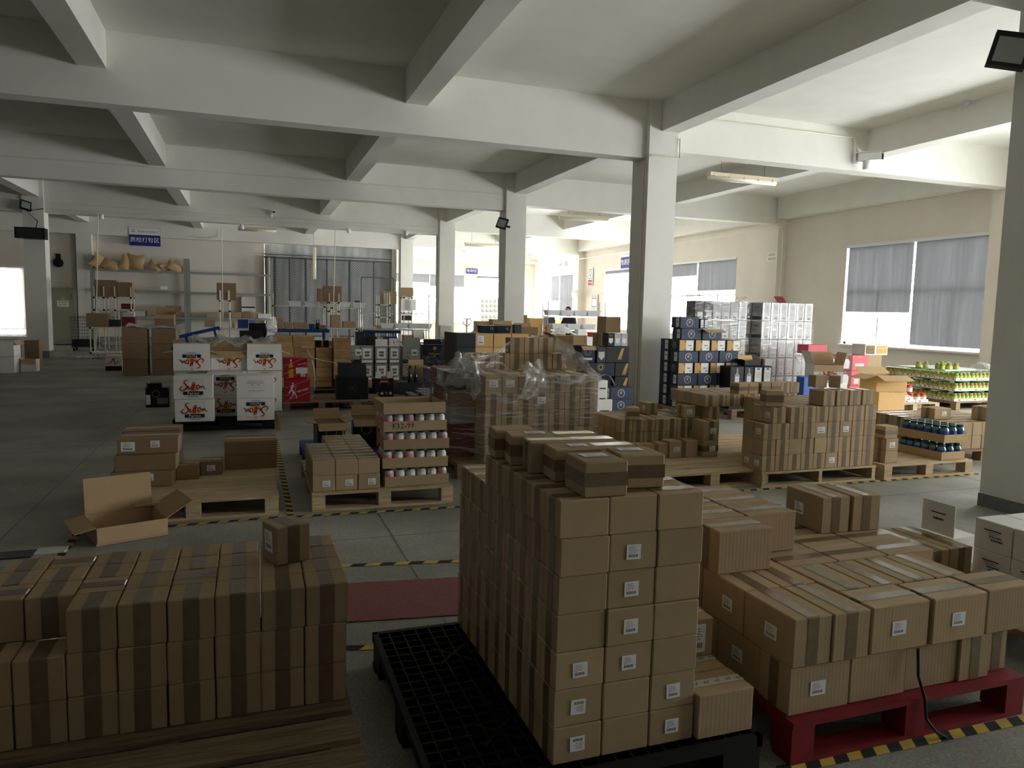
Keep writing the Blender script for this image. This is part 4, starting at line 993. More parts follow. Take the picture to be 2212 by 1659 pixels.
# torn collar running from the left crest over the crown and down to the right corner
crest = [(1.84, 6.95, 1.10), (1.95, 6.82, 1.17), (2.1, 6.75, 1.03), (2.35, 6.68, 1.02), (2.6, 6.66, 1.05), (2.75, 6.62, 1.0), (3.05, 6.6, .995), (3.28, 6.58, .985)]
def cr_(u, v):
    q = u*(len(crest)-1); i = min(int(q), len(crest)-2); a, c_ = Vector(crest[i]), Vector(crest[i+1]); p = a+(c_-a)*(q-i)
    return (p.x, p.y-.02*math.sin(v*PI), p.z-.10*v+(.03*math.sin(u*21)*v))
part_film(cr_, 44, 6, .012, 'film_loose', 5, 'torn_edge')
back = [(1.93, 7.0, 1.12), (1.99, 7.0, 1.19), (2.13, 7.05, 1.155), (2.33, 7.2, 1.16), (2.5, 7.35, 1.22), (2.74, 7.5, 1.315), (3.02, 7.55, 1.33), (3.16, 7.5, 1.325)]
def along(path, u):
    q = u*(len(path)-1); i = min(int(q), len(path)-2); a, c_ = Vector(path[i]), Vector(path[i+1]); return a+(c_-a)*(q-i)
def bk(u, v): p = along(back, u); return (p.x, p.y+.06*v, p.z-.05*v-.008*math.sin(u*17))
def bk2(u, v): p = along(back, u); return (p.x, p.y+.05*math.sin(v*3), p.z+(.985-p.z)*v)
part_film(bk, 40, 4, .010, 'film_loose', 6, 'torn_edge'); part_film(bk2, 30, 10, .012, 'film', 16)
right = [(3.16, 7.5, 1.325), (3.28, 7.3, 1.25), (3.30, 7.0, 1.12), (3.29, 6.7, 1.0), (3.28, 6.58, .96)]
def rt2(u, v): p = along(right, u); return (p.x+.01*v, p.y, p.z+(.975-p.z)*v)
part_film(rt2, 20, 8, .012, 'film_loose', 17)
left = [(1.80, 6.9, 1.08), (1.88, 6.8, 1.16), (1.98, 6.75, 1.20), (2.0, 6.65, 1.08), (2.03, 6.6, .98)]
def lf2(u, v): p = along(left, u); return (p.x+.03*math.sin(v*5), p.y+.03*v, p.z-(.22+.1*math.sin(u*3))*v)
part_film(lf2, 14, 10, .016, 'film_loose', 18, 'torn_edge')
part_film(lambda u, v: (3.15+.13*u+.02*v, 7.6-.95*u, 1.33-.34*u-(.03+.22*(1-u))*v), 18, 6, .01, 'film_loose', 7, 'torn_edge')
part_film(lambda u, v: (2.42+.22*u+.05*math.sin(v*4), 6.54+.04*u, 1.10-.36*v+.05*u), 8, 14, .014, 'film_loose', 8, 'torn_edge')
part_film(lambda u, v: (1.84+.14*u, 6.84-.04*math.sin(v*3), 1.20-.2*v-.05*u), 8, 8, .018, 'film_loose', 9, 'torn_edge')

# ================================================================ right middle pallets
pallet(3.46, 5.70, 4.655, 6.86, 'mostly empty wooden pallet before the low carton block', 'wood', .15, 6, gap=.012)
pallet(4.50, 6.42, 5.72, 7.55, 'wooden pallet under the fivefold carton block', 'wood', .148, 7)
LB = 'low carton block'
stack(LB, 3.52, 6.56, .152, 6, 5, 3, .128, .128, .1245, 'y', .05, gap=.003, keep=lambda i, j, k: True, desc='small carton', name='small_carton')
carton(4.435, 6.425, .152, .185, .17, .172, 'labelled lower carton at the front right corner of low block', tape='h', tw=.06, stick=[('f', .02, 0, .07, .055)])
carton(4.435, 6.45, .325, .185, .22, .198, 'labelled upper carton at the front right corner of low block', tape='y', tw=.05, stick=[('f', .02, 0, .07, .055)])
carton(4.14, 6.455, .152, .33, .17, .172, 'wide labelled carton beside the low block corner', tape='y', tw=.05, stick=[('f', -.08, 0, .07, .055)])
carton(3.83, 6.47, .152, .27, .16, .150, 'wide taped carton left of the labelled wide one, low block', tape='y', tw=.05)
carton(3.59, 6.47, .152, .2, .15, .150, 'carton at the left end of the front low row, low block', tape='y', tw=.05)
stack(LB+' right return', 4.34, 6.60, .152, 1, 5, 3, .128, .13, .1245, 'x', .05, gap=.003, desc='small carton', name='small_carton')
carton(3.66, 6.60, .53, .125, .125, .122, 'single taped carton standing on the low block, nearer one', R(-20), tape='h', tw=.05, jit=False)
carton(4.06, 6.98, .53, .125, .22, .122, 'single labelled carton standing on the low block, farther one', R(-3), tape='y', tw=.045, stick=[('l', .03, 0, .06, .05)], jit=False)
FB = 'fivefold block'
stack(FB, 4.50, 6.48, .150, 9, 5, 5, .128, .130, .1245, 'y', .05, gap=.003, desc='small carton', name='small_carton', keep=lambda i, j, k: (k < 4 or i >= 0), offs=lambda i, j, k: (-.06*(k == 4), 0))
carton(4.33, 6.66, .527, .14, .14, .124, 'labelled carton at the left foot of the fivefold block', tape='x', tw=.045, stick=[('f', 0, 0, .065, .05)])
for n_, x in enumerate((4.93, 5.06, 5.22, 5.35, 5.47, 5.60)):
    carton(x, 6.58+.0*n_, .7745, .122, .15, .115, 'loose taped carton on the fivefold block, %s from left' % ORD[n_], tape='h' if n_ < 4 else 'y', tw=.045)
pallet(4.485, 5.585, 5.86, 6.62, 'wooden pallet with thick runners under the labelled carton pile', 'wood', .149, 7, stringer=True, gap=.01)
MP = 'labelled carton pile'; Sq = lambda f='f': [(f, 0, 0, .07, .055)]
sm = {(5, 0, 0): Sq(), (0, 0, 0): Sq('l'), (0, 1, 0): Sq('l'), (0, 0, 2): Sq('l'), (4, 0, 2): [('f', -.0, 0, .09, .06)], (6, 0, 2): Sq(), (1, 0, 3): Sq('l')}
stack(MP, 4.492, 5.60, .150, 9, 6, 4, .1465, .1475, .1505, 'y', .05, name='taped_carton', gap=.0025, sticks=sm, tapes={(5, 0, 0): None, (2, 0, 1): None, (4, 0, 1): None, (4, 0, 2): None, (6, 0, 2): None}, keep=lambda i, j, k: not (k == 3 and i == 0) and not (i < 3 and j > 1),
      offs=lambda i, j, k: (-.055 if k == 3 and i == 1 else 0, 0), right=True)
for n_, x in enumerate((5.235, 5.392, 5.555, 5.715)): carton(x, 5.70, .7555, .14, .2, .148, 'raised taped carton on the labelled pile, %s of four' % ORD[n_], tape='y', tw=.045)
carton(4.66, 5.72, .7555, .17, .15, .152, 'dark-taped carton sitting askew on the labelled pile', R(-18), m='card', tape='h', tw=.07, jit=False)
carton(5.37, 5.92, .905, .135, .12, .122, 'left of two small cartons on top of the labelled pile', R(-6), tape=None, jit=False)
carton(5.53, 5.86, .905, .10, .12, .122, 'right of two small cartons on top of the labelled pile', R(-38), tape=None, jit=False)
pallet(5.945, 5.56, 7.14, 6.75, 'wooden pallet under the blue jar trays', 'wood', .15, 6, gap=.012)
for k, (lb, tp_, stq) in enumerate([('bottom plain', 'x', None), ('middle labelled', 'x', Sq()), ('top printed', 'h', None)]):
    carton(6.10-.02*(k == 2), 5.71, .151+k*.1255, .165, .15, .124, '%s carton of the small stack left of the blue jars' % lb, tape=tp_, tw=.045, stick=stq)
for k in range(2):
    z = .151+k*.18; tx, ty, a = 6.90+.02*k, 5.885, R(2)
    tray(tx, ty, z, .34, .56, .086, '%s cardboard tray of blue-labelled jars' % ('lower', 'upper')[k], a, 'card_in')
    for i in range(3 if k == 0 else 3):
        for j in range(6):
            if i == 1 and k == 0 and j: continue
            lx = -.17+.055+i*.113; ly = -.28+.05+j*.091
            jar(tx+lx*math.cos(a)-ly*math.sin(a), ty+lx*math.sin(a)+ly*math.cos(a), z+.012+.018*k, 'blue', 'blue-labelled jar, %s from left, %s row, %s tray' % (ORD[i], ORD[j] if j else 'front', ('lower', 'upper')[k]))
pallet(7.25, 6.0, 8.5, 7.3, 'dark wooden pallet behind the blue jar trays', 'wood_dark')
stack('dark block behind blue jars', 7.28, 6.05, .149, 8, 6, 2, .146, .17, .150, 'x', .05, gap=.003, name='small_carton')
carton(7.62, 6.45, .452, .24, .2, .125, 'labelled carton with raised lid on the block behind blue jars', R(-3), tape='x', tw=.045, stick=[('f', 0.02, 0, .065, .05)])
carton(8.12, 6.2, .452, .25, .2, .16, 'labelled carton at the right end behind the blue jars', R(4), tape='x', tw=.045, stick=[('f', 0.05, 0, .065, .05)])

# ================================================================ navy and tan carton tower
pallet(6.22, 9.86, 7.42, 10.52, 'wooden pallet under the navy and tan carton tower', 'wood')
def emblem(b, o, r=.05, u=(1, 0, 0)):
    b.frame(o, u); b.ring(0, 0, r, r*.07, 'print_white', .001, n=24)
    for k in range(18):
        a = 2*PI*k/18
        if 12 <= k <= 15: continue
        b.ring(0, 0, r*.82, r*.12, 'paper_grey', .001, n=1, a0=a, a1=a+.2)
    b.text('K', 0, 0, r*.9, 'print_white', .001); b.stroke([(-r*.3, r*.3), (0, r*.42), (r*.35, r*.25)], r*.08, 'print_white', .0012)
_E = {}
def navy_box(x, y, z, kind, label, w_=None, open_=False, h=.176):
    W_, D_ = (.355, .26) if kind == 'front' else (.272, .26)
    W_ = w_ or W_
    o = carton(x, y, z, W_, D_, h, label, m='navy_card', tape=None, name='navy_carton')
    key = (kind, W_)
    if key not in _E:
        b = MB()
        if kind == 'front':
            emblem(b, (0, -D_/2-.002, h/2), .058); b.frame((-W_/2-.002, -.05, h/2), (0, -1, 0)); b.rect(0, 0, .09, .14, 'paper'); b.rect(0, .01, .05, .012, 'ink', .0004)
        else:
            b.frame((0, -D_/2-.002, h/2)); b.rect(0, 0, W_-.02, h-.016, 'tan'); b.rect(.052, 0, .125, h-.02, 'paper', .0006); b.rect(.055, .0, .06, .01, 'sign_blue', .001); b.rect(.085, -.045, .035, .014, 'ink_soft', .001)
            for q in (-1, 1): b.rect(-.028, q*.062, .03, .03, 'wood_dark', .0008)
            emblem(b, (-W_/2-.002, 0, h/2), .05, (0, -1, 0))
        _E[key] = b.mesh('printing')
    obj('printing', _E[key], o); return o
TZ = [.1495+.1775*k for k in range(9)]
for k in range(6):
    if k % 2 == 0:
        for i in range(3): navy_box(6.435+i*.372, 10.02, TZ[k], 'front', 'navy emblem carton, %s from left, %s layer of the tower' % (ORD[i], ORD[k]))
    else:
        for i in range(4): navy_box(6.395+i*.289, 10.02, TZ[k], 'tan', 'tan-faced carton with white card, %s from left, %s layer of the tower' % (ORD[i], ORD[k]))
    navy_box(6.44, 10.31, TZ[k], 'front', 'navy carton hidden behind the tower front, %s layer' % ORD[k])
navy_box(6.47, 10.02, TZ[6], 'front', 'navy emblem carton at left in the seventh layer of the tower')
o = navy_box(6.85, 10.02, TZ[6], 'front', 'open navy emblem carton in the seventh layer of the tower', h=.16)
for s_, a_ in ((-1, -1.9),): f = MB().box((0, 0, .07), (.35, .003, .14), 'card_in').build('flap', o, (0, -.13, .165)); f.rotation_euler = (1.9, 0, 0)
navy_box(6.43, 10.02, TZ[7], 'front', 'navy emblem carton topmost at left of the tower', w_=.33)
for i in range(2): carton(6.66+i*.075, 10.0, TZ[7], .07, .2, .15, 'slim dark carton with white card on the tower top, %s' % ORD[i], m='black_card', tape=None, stick=[('f', 0, 0, .05, .12)], name='navy_carton')

# ================================================================ wrapped silver cartons
def silver(x, y, z, label, w_=.185, d=.3, h=.335, m='silver_card', face='white'):
    o = carton(x, y, z, w_, d, h, label, m=m, tape=None, name='bottle_carton')
    k = ('silver', w_, face, h)
    if m in ('charcoal', 'grey_card'): k = k+(m,)
    if k not in _E:
        b = MB(); b.frame((0, -d/2-.002, h/2)); b.rect(.01, 0 if len(k) == 4 else -h*.27, w_*.62, h*(.93 if len(k) == 4 else .36), 'paper_grey')
        for q in range(4): b.rect(.01, h*.3-q*.018, w_*.35, .004, 'ink_soft', .0006)
        b.rect(.01, -h*.12, w_*.4, .003, 'ink_soft', .0006)
        for q in range(8): b.rect(-.02+q*.008, -h*.36, .004, .03, 'ink', .0006)
        b.frame((-w_/2-.002, 0, h/2), (0, -1, 0)); b.rect(0, -.115, d-.02, .06, 'charcoal'); b.text('WHISKY', 0, .08, .04, 'ink', .0006)
        _E[k] = b.mesh('printing')
    obj('printing', _E[k], o); return o
pallet(8.9, 11.3, 10.12, 12.4, 'wooden pallet under the right silver carton tower', 'wood'); pallet(7.5, 11.4, 8.72, 12.4, 'wooden pallet under the left silver carton tower', 'wood')
for k in range(5):
    for i in range(6):
        silver(9.02+i*.193, 11.5, .149+k*.343, 'silver bottle carton, %s from left, %s, right wrapped tower' % (ORD[i], layer_word(k, 5)))
    silver(9.02, 11.82, .149+k*.343, 'silver carton on the shaded side, %s, right wrapped tower' % layer_word(k, 5))
    for i in range(6):
        if k == 4 and i < 2: m_ = 'charcoal'
        else: m_ = 'silver_card' if i == 5 else ('charcoal' if i == 0 else 'grey_card')
        silver(7.64+i*.187, 11.6, .149+k*.343, '%s carton, %s from left, %s, left wrapped tower' % ('dark' if m_ == 'charcoal' else 'grey', ORD[i], layer_word(k, 5)), w_=.18, m=m_)
for nm, x0, x1, y_, z1 in (('right', 8.9, 10.11, 11.33, 1.66), ('left', 7.52, 8.70, 11.42, 1.90)):
    wq = thing('stretch_film', 'clear stretch film round the %s silver carton tower' % nm, 'film', (0, 0, 0))
    b = MB().sheet(filmgrid(lambda u, v: (x0+(x1-x0)*u, y_, .2+(z1-.2)*v*(1 if nm == 'left' else (1-.22*max(0, u-.35)))), 26, 22, .012, 11), 'film'); b.smooth = True; b.build('film_panel', wq)
    b = MB().sheet(filmgrid(lambda u, v: (x0-.015, y_+.75*u, .2+(z1-.2)*v), 8, 18, .012, 12), 'film'); b.smooth = True; b.build('film_panel', wq)
    if nm == 'left':
        b = MB().sheet(filmgrid(lambda u, v: (x0+(x1-x0)*u, y_+.5*v, z1+.05*math.sin(u*14)), 20, 6, .02, 13), 'film_loose'); b.smooth = True; b.build('film_panel', wq)
b = MB().box((0, 0, 0), (.2, .16, .004), 'maroon'); o = b.build('loose_flap', loc=(9.35, 11.4, 1.92), label='dark open flap sticking up on the right silver tower', cat='flap'); o.rotation_euler = (.8, 0, 0)
# black bottle cartons in front of them
pallet(7.0, 9.5, 8.15, 10.3, 'wooden pallet under the black bottle cartons', 'wood_dark')
def bottle_face(b, W_, h, D_):
    b.frame((0, -D_/2-.002, h/2)); b.poly([(-.012, .14), (.012, .14), (.014, .07), (.045, .03), (.045, -.12), (-.045, -.12), (-.045, .03), (-.014, .07)], 'grey_card'); b.rect(0, -.05, .07, .12, 'paper', .0006); b.rect(0, -.03, .04, .006, 'ink', .001)
for i in range(4):
    for k in range(2):
        W_, h, D_ = (.25, .33, .28) if i == 0 else (.165, .33, .28)
        x = [7.15, 7.37, 7.545, 7.72][i]
        o = carton(x, 9.75, .149+k*.334, W_, D_, h, 'black bottle carton, %s from left, %s, beside the tower' % (ORD[i], ('lower', 'upper')[k]), m='black_card', tape=None, name='bottle_carton')
        b = MB()
        if i < 2: bottle_face(b, W_, h, D_)
        else:
            b.frame((0, -D_/2-.002, h/2)); b.rect(0, 0, .125, .29, 'paper'); b.ring(0, .11, .02, .016, 'ink', .0006, n=10, a0=0, a1=PI); [b.rect(0, .06-q*.022, .08, .005, 'ink_soft', .0006) for q in range(4)]; [b.rect(q*.008, -.1, .005, .05, 'ink', .0006) for q in range(6)]
        b.build('printing', o)
open_carton(7.50, 9.8, .82, .3, .2, .08, 'small black open box on the black bottle cartons', 0, 'black_card', 'tan', flaps=[('b', 30, .08), ('l', 70, .05)])
carton(7.76, 9.72, .82, .14, .14, .11, 'small clear-wrapped box on the black bottle cartons', m='paper_grey', tape='x', jit=False)

# cartons by the right wall
pallet(8.3, 8.7, 9.5, 9.7, 'wooden pallet under the opened white carton', 'wood'); pallet(9.3, 10.1, 10.6, 11.1, 'pallet under the wine-red cartons', 'wood')
for k in range(2): carton(8.52, 9.2, .149+k*.225, .45, .4, .224, '%s white carton under the opened farm carton' % ('lower', 'upper')[k], m='white_card', tape=None, name='white_carton')
o = open_carton(8.50, 9.25, .60, .45, .4, .27, 'opened farm-brand carton with wide flaps by the right wall', R(-22), 'white_card', 'card_in', flaps=[('b', 20, .2), ('l', 20, .22), ('f', 172, .1), ('r', 12, .2)], name='white_carton')
b = MB(); farms_logo(b, (-.0, -.2035, .13)); b.build('printing', o, label='red script and navy band logo')
o = carton(7.58, 8.55, .149, .28, .16, .60, 'royal blue upright carton with a pale emblem', m='blue_card', tape=None, name='blue_carton')
b = MB(); b.frame((0, -.082, .5)); b.ring(0, 0, .045, .006, 'paper', .001); b.ring(0, 0, .025, .008, 'paper', .001); b.build('printing', o)
for i in range(3):
    for k in range(3):
        m_ = ['maroon', 'maroon', 'pink_card'][i]
        o = carton(9.52+i*.30-.02, 10.3, .149+k*.27, .285 if i < 2 else .38, .3, .268, '%s bottle carton, %s from left, %s' % ('pink' if i == 2 else 'wine-red', ORD[i], layer_word(k, 3)), m=m_, tape=None, name='bottle_carton')
        b = MB(); b.frame((0, -.152, .134)); b.poly([(-.07, -.1), (.07, -.1), (.08, .02), (.04, .07), (-.04, .07), (-.08, .02)] if i < 2 else [(-.1, -.1), (.1, -.1), (.1, -.01), (-.1, -.01)], 'paper_grey'); b.text('EY', 0, .1, .05, 'print_gold', .001); b.build('printing', o)
carton(9.45, 10.6, .96, .42, .28, .16, 'pink box lying on top of the wine-red cartons', m='pink_card', tape=None, name='pink_box')
t = carton(10.46, 10.3, .96, .52, .3, .19, 'white and amber nut carton on the cartons by the wall', m='white_card', tape=None, name='nut_carton')
b = MB(); b.frame((0, -.152, .095)); b.rect(.12, 0, .24, .14, 'print_orange'); b.rect(-.14, 0, .2, .15, 'wood_dark', .0004); b.text('DRY FRUIT', .12, .02, .04, 'paper', .001); b.build('printing', t)
for k in range(3): carton(10.35, 10.3, .149+k*.27, .5, .3, .268, 'plain brown carton under the nut carton, %s' % layer_word(k, 3), m='card', tape='x')
open_carton(9.62, 9.15, .45, .55, .4, .26, 'big open tan carton with spread flaps by the red-lidded jars', R(-8), 'tan', 'card_in', flaps=[('f', 112, .2), ('b', 60, .2), ('l', 105, .22), ('r', 100, .22)])
carton(9.62, 9.15, .15, .55, .4, .298, 'tan carton under the big open one', m='tan', tape='x')

# red-lidded and green-lidded jar packs
def nut_tray(x, y, z, w_, d, nx, ny, kind, label, group=None, front_rows=None, rz=0, short=''):
    t = tray(x, y, z, w_, d, .052, label, rz, 'white_card', name='jar_tray')
    b = MB(); b.frame((0, -d/2-.001, .026)); b.rect(-w_*.2, 0, .05, .02, 'print_red'); b.rect(w_*.25, 0, .07, .008, 'ink_soft'); b.frame((-w_/2-.001, 0, .035), (0, -1, 0)); b.rect(-d*.1, 0, .05, .02, 'print_red'); b.rect(d*.25, 0, .07, .008, 'ink_soft'); b.build('printing', t)
    r = _J[kind][3] if kind in _J else jar_parts(kind)[3]
    for i in range(nx):
        for j in range(ny):
            if i and j and not (front_rows and j < front_rows): continue
            lx, ly = -w_/2+(i+.5)*w_/nx, -d/2+(j+.5)*d/ny
            jar(x+lx*math.cos(rz)-ly*math.sin(rz), y+lx*math.sin(rz)+ly*math.cos(rz), z+.006, kind, '%s-lidded jar, %s across, %s back, in tray: %s' % (kind, ORD[i], ORD[j], short), GG[kind])
    return t
GJ = {'green': 'green-lidded nut jar packed in a white tray on the right pallet', 'red': 'red-lidded nut jar packed in a white tray near the right wall'}
GG = {'green': 'green-lidded nut jars in the tray pile', 'red': 'red-lidded nut jars in trays'}
pallet(10.36, 9.66, 11.48, 10.5, 'wooden pallet under the red-lidded jar trays', 'wood', .15, 6); pallet(11.88, 9.66, 13.5, 11.5, 'brown wooden pallet under the green-lidded jar pile', 'wood_dark', .15, 7)
for i in range(3): nut_tray(10.55+i*.30, 9.86, .151, .28, .26, 2, 2, 'red', 'white tray of red-lidded jars, %s from left, front row' % ORD[i], short='%s red tray' % ORD[i])
for i, (x, y) in enumerate(((10.62, 9.95), (10.72, 9.93), (10.98, 9.88))): jar(x, y, .305, 'red', 'loose red-lidded nut jar on the trays, %s from left' % ORD[i])
b = MB().sheet(filmgrid(lambda u, v: (10.38+.5*u, 9.70+.3*v, .20+.14*math.sin(v*PI)+.03*math.sin(u*9)), 14, 8, .012, 21), 'film_loose'); b.smooth = True; b.build('plastic_wrap', label='crumpled clear wrap over the leftmost red-lidded jar tray', cat='wrap')
for k in range(3):
    n_ = [3, 3, 3][k]
    for j in range(4): nut_tray(12.10, 9.92+j*.40, .151+k*.185, .38, .385, 4, 4, 'green', 'white tray of green-lidded jars, left side, %s back, %s' % (ORD[j], layer_word(k, 3)), short='left side, %s back, %s' % (ORD[j], layer_word(k, 3)))
    for i in range(1, 4):
        if k == 2 and i == 3: continue
        nut_tray(12.10+i*.39, 9.92, .151+k*.185, .38, .385, 4, 4, 'green', 'white tray of green-lidded jars, front row, %s from left, %s' % (ORD[i], layer_word(k, 3)), short='front, %s across, %s' % (ORD[i], layer_word(k, 3)))
for i in range(3):
    MB().box((0, 0, .01), (1.1, 1.1, .02), 'white_card').build('cover_sheet', loc=(12.75, 10.75, .151+i*.185+.14), label='white layer sheet inside the green-lidded jar pile, %s' % layer_word(i, 3), cat='sheet')
for i, (x, y) in enumerate(((12.15, 10.75), (12.28, 10.7), (12.3, 10.45), (12.42, 10.42), (12.55, 10.45), (12.4, 10.3), (12.56, 10.28), (12.8, 10.8), (12.95, 10.8), (12.25, 10.32))):
    jar(x, y, .151+2*.185+.145, 'green', 'loose green-lidded nut jar standing on the pile top, %s of ten counted from left' % ORD[sorted([12.15, 12.28, 12.3, 12.42, 12.55, 12.4, 12.56, 12.8, 12.95, 12.25]).index(x)], 'loose green-lidded jars on the pile top')
b = MB().sheet(filmgrid(lambda u, v: (12.75+.8*u, 9.72+.5*v, .69-.1*u+.12*math.sin(v*PI)+.03*math.sin(u*9)), 16, 10, .015, 23), 'film_loose'); b.smooth = True; b.build('plastic_wrap', label='loose clear wrap over the right end of the green jar pile', cat='wrap')
# ================================================================ middle: spirits, crates, silver cartons
pallet(.46, 11.6, 1.6, 12.6, 'dark wooden pallet under the red whisky cartons', 'wood_dark')
def red_box(x, y, z, w_, d, h, label, kind):
    o = carton(x, y, z, w_, d, h, label, m='red_card', tape=None, name='whisky_carton')
    b = MB(); b.frame((0, -d/2-.002, h/2))
    for v0 in (-.12, -.04, .08): b.stroke([(-w_*.47, v0-.04), (w_*.47, v0+.09)], .003, 'paper', .0004, sub=1)
    if kind == 'bottle':
        b.poly([(-.10, -.14), (-.03, -.14), (-.03, .04), (-.05, .08), (-.055, .12), (-.075, .12), (-.08, .08), (-.10, .04)], 'amber', .0008); b.rect(-.065, .125, .025, .03, 'paper', .001)
        b.poly([(-.102, -.02), (-.028, .0), (-.028, .025), (-.102, .005)], 'print_red', .0012); b.rect(.09, -.03, .17, .09, 'paper', .001); b.rect(.11, -.1, .07, .05, 'paper', .0012)
        for q in range(6): b.rect(.09+q*.008, -.1, .004, .035, 'ink_soft', .0016)
        b.text('RED LABEL', .10, .07, .028, 'paper', .001, rot=.2)
    else:
        b.text('RED LABEL', .08, .0, .036, 'paper', .001, rot=.28)
        for pts, w2 in (([(-.07, .10), (-.065, .12)], .022), ([(-.07, .09), (-.085, .04), (-.09, .01)], .03), ([(-.09, .01), (-.13, -.04)], .018), ([(-.085, .01), (-.06, -.06), (-.115, -.12)], .016), ([(-.075, .01), (-.03, -.06), (-.01, -.12)], .016), ([(-.075, .07), (-.04, .06)], .012), ([(-.02, .08), (-.04, -.02)], .004)):
            b.stroke(pts, w2, 'paper', .001, sub=3)
    b.build('printing', o); return o
red_box(.67, 11.80, .149, .375, .33, .345, 'dark red whisky carton with white diagonal lines, lower one', 'walk')
red_box(.645, 11.80, .496, .345, .3, .32, 'dark red whisky carton with a bottle picture, upper one', 'bottle')
b = MB().sheet(filmgrid(lambda u, v: (.87+.06*math.sin(v*3)+.04*u, 11.65+.35*u, .15+.62*v), 6, 12, .012, 31), 'film_loose'); b.smooth = True; b.build('plastic_wrap', label='torn clear wrap hanging off the red whisky cartons', cat='wrap')
# wooden crates
pallet(.30, 13.78, 1.72, 14.9, 'dark pallet under the pale wooden wine crates', 'wood_dark')
def crate(x, y, z, w_, d, h, label, open_=False):
    t = thing('wine_crate', label, 'crate', (x, y, z), random.uniform(-.01, .01))
    n = 2
    for i in range(n):
        for s in (-1, 1): MB().box((0, s*(d/2-.006), h*(i+.5)/n), (w_, .012, h/n-.003), 'crate_wood').build('plank', t)
    for s in (-1, 1): MB().box((s*(w_/2-.008), 0, h/2), (.016, d-.026, h-.002), 'crate_wood').build('end_board', t)
    MB().box((0, 0, .006), (w_-.034, d-.026, .012), 'crate_wood').build('base_board', t)
    if not open_: MB().box((0, 0, h-.006), (w_-.034, d-.026, .012), 'crate_wood').build('lid', t)
    b = MB(); b.frame((0, -d/2-.001, h*.65)); b.text('BRAND', 0, 0, .03, 'wood_dark', .0005, sx=1.6); b.build('branding', t); return t
for k in range(5):
    for i, x in enumerate((.56, .92)):
        if k == 4: crate(x-.01, 14.02, .149+k*.178, .33 if i == 0 else .37, .5, .20, 'raised pale wooden crate on top, %s' % ('left' if i == 0 else 'right with dark crest')); continue
        crate(x, 14.0, .149+k*.178, .35 if i == 0 else .355, .5, .175, 'pale wooden wine crate, %s column, %s' % (ORD[i], layer_word(k, 4)))
    if k < 4: crate(1.26, 14.0, .149+k*.178, .28, .5, .175, 'warm wooden crate, third column, %s' % layer_word(k, 4))
for k in range(4): crate(1.58, 13.85, .30+k*.185, .31, .36, .183, 'wooden box in the right column of crates, %s' % layer_word(k, 4), k == 3)
MB().box((0, 0, .075), (.32, .4, .15), 'charcoal').build('crate_riser', loc=(1.58, 13.85, .148), label='dark riser under the right column of crates', cat='box')
t = thing('paper_sheet', 'grey crumpled paper sheet lying on the crates', 'paper', (.98, 13.72, .86)); b = MB().sheet([[(-.12+.24*i/4, .02*j, -.01*j*j*.6+.01*math.sin(i*2)) for i in range(5)] for j in range(4)], 'paper_grey'); b.build('sheet', t); t.rotation_euler = (.9, 0, .2)
b = MB().tube([(.96, 13.70, .82), (1.02, 13.66, .70), (1.2, 13.64, .64), (1.45, 13.62, .60), (1.50, 13.64, .52)], .006, 'paper', 5); b.build('paper_strap', label='pale strap trailing across the wooden crates', cat='strap')
t = carton(1.25, 14.1, .862, .24, .24, .12, 'small dark box with amber stripe on the crate step', m='dark_navy', tape='y', tw=.03, tm='amber')
# black large box with raised lid
pallet(1.2, 11.75, 2.0, 12.5, 'pallet under the big black box with raised lid', 'wood_dark')
o = carton(1.53, 11.99, .149, .50, .42, .35, 'big black box with grey raised lid in the middle', R(-4), m='black_card', tape=None, name='black_box')
b = MB(); b.frame((0, -.2125, .18)); b.stroke([(-.07, 0), (0, .11), (.07, 0), (0, -.11), (-.07, 0)], .003, 'ink_soft', .001, sub=1); b.ring(0, 0, .02, .006, 'ink_soft', .001, n=10); b.build('printing', o)
l_ = MB().box((0, 0, .11), (.44, .006, .22), 'charcoal').box((0, .1, .0), (.48, .2, .006), 'charcoal').build('raised_lid', o, (0, -.06, .352)); b = MB(); b.frame((0, -.004, .16)); b.text('21', 0, 0, .05, 'ink_soft', .001); b.build('printing', l_)
MB().box((0, 0, .08), (.006, .1, .17), 'wood_dark').build('side_flap', o, (.23, -.02, .35))
# silver grey cartons
pallet(2.0, 14.4, 3.2, 15.6, 'wooden pallet under the silver sparkling cartons', 'wood'); pallet(3.25, 14.5, 4.1, 15.6, 'wooden pallet under the dark blue cartons', 'wood')
def sterling(x, z, w_, label, kind='a', m='silver_card', h=.345, y=14.95):
    o = carton(x, y, z, w_, .34, h, label, m=m, tape=None, name='bottle_carton'); b = MB(); b.frame((0, -.172, h/2)); b.rect(0, -h*.38, w_-.01, h*.22, 'black_card')
    if kind == 'a': b.rect(0, .03, w_*.7, .2, 'paper', .0004); b.rect(.0, -.01, w_*.38, .05, 'ink_soft', .001); b.rect(0, .05, w_*.42, .04, 'ink_soft', .0008); b.rect(0, -h*.38, w_*.86, .055, 'paper', .0006)
    else:
        b.rect(.0, .0, w_-.01, h*.52, 'grey_card', .0004); b.text('STERLING', -.02, .04, .05, 'ink', .001); b.ring(-.09, -.09, .05, .02, 'ink_soft', .0012); b.rect(.06, .05, .12, .12, 'paper', .0014); b.rect(.06, .04, .08, .05, 'ink_soft', .002)
    b.build('printing', o); return o
